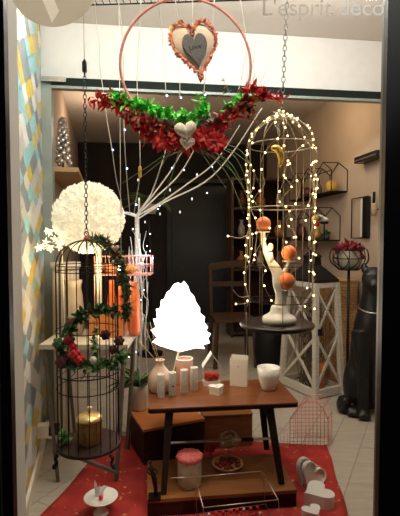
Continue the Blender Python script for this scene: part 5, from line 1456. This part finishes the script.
bm2 = proto_mesh('bauble', MB().ball((0, 0, 0), .019, 12, 9), mat('silver_bauble', (.62, .60, .57), .2, .85))
for k in range(46):
    z = .05 + (H - .06) * k / 46; q = .052 * (1 - k / 60); a = k * 2.4; inst('bauble', bm2, t, p + Vector((q * math.cos(a), q * math.sin(a), z)))
p2 = Vector((P(71, 178, 3.75).x, 3.78, sz_ + .03))
mb = MB(); mb.ball(p2 + UP * .05, .05, 12, 9); tag(mb.build('dark_ball', black_iron), 'dark round ornament beside silver bauble tree on shelf', 'ornament')

# dim furniture in the back
p = Vector((P(232, 300, 4.3).x, 4.3, 0)); th_ = P(230, 268, 4.3).z
t = thing('chair', 'dim wooden chair in dark back room behind right birdcage', 'chair', p)
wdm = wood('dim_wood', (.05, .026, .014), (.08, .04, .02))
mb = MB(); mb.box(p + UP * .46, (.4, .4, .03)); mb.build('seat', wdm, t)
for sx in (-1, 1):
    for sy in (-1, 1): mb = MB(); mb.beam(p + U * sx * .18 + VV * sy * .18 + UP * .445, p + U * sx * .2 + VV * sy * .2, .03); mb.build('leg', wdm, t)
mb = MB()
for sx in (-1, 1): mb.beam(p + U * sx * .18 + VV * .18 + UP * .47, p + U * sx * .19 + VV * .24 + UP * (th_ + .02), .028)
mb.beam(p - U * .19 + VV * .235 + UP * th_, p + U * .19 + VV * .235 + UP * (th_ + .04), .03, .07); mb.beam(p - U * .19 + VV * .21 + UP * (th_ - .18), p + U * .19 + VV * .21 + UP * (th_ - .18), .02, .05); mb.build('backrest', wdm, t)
p = Vector((P(269, 350, 4.15).x, 4.15, 0))
mb = MB(); mb.lathe([(0, 0), (.09, 0), (.14, .08), (.15, .2), (.14, .36), (.10, .42), (.11, .44), (.095, .44), (0, .40)], p, 28)
tag(mb.build('floor_vase', black_iron), 'large dark round floor vase behind the floor lantern', 'vase')
p = Vector((P(150, 210, 4.6).x, 4.6, 0)); ph = P(150, 214, 4.6).z
t = thing('hall_plant', 'leafy pot plant on thin stand in dark back room', 'plant', p)
mb = MB(); mb.tube([p + UP * .02, p + UP * ph], .02, 8); mb.lathe([(.14, 0), (.14, .02), (0, .025)], p, 20); mb.build('stand', black_iron, t)
mb = MB(); mb.lathe([(0, 0), (.06, 0), (.09, .1), (.08, .1), (0, .09)], p + UP * ph, 20); mb.build('pot', mat('stone_pot', (.52, .44, .34), .6), t)
mb = MB()
for k in range(40):
    a = random.random() * 2 * PI; e = Vector((math.cos(a), math.sin(a), random.uniform(.2, 1.2))).normalized(); mb.leaf(p + UP * (ph + .09), e, random.uniform(.18, .32), .035, UP, .4)
mb.build('leaves', olive, t)
# dark cabinet at the back with vases, behind the right birdcage
p = Vector((.78, 5.6, 0))
t = thing('display_cabinet', 'dark open display cabinet at the back of the shop', 'cabinet', p)
mb = MB(); cwk = .8
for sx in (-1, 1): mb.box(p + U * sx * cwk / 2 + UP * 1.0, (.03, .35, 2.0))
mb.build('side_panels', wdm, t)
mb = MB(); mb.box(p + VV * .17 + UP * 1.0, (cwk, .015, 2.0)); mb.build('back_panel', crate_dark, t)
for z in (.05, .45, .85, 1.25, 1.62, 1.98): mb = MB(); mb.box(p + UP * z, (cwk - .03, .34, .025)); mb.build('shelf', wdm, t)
vm = [mat('vase_cream', (.5, .42, .32), .5), mat('vase_brown', (.2, .09, .04), .4), mat('vase_amber', (.45, .18, .04), .4)]
labs = ['cream', 'brown', 'amber']
nms = {1.25: 'third shelf from the top', 1.62: 'second shelf from the top', .85: 'shelf at waist height'}
for z in (.85, 1.25, 1.62):
    for j in range(3):
        c = p + U * (-.25 + .25 * j) + UP * (z + .0125); s2 = .8 + .15 * ((j + int(z * 10)) % 3); mi_ = (j + int(z * 10)) % 3
        mb = MB(); mb.lathe([(0, 0), (.04 * s2, 0), (.06 * s2, .06), (.055 * s2, .12), (.025, .16), (.02, .2), (.028, .22), (.02, .22), (0, .18)], c, 18)
        tag(mb.build('cabinet_vase', vm[mi_]), f'{labs[mi_]} vase on {nms[z]} of the dark cabinet', 'vase', 'vases in the display cabinet')
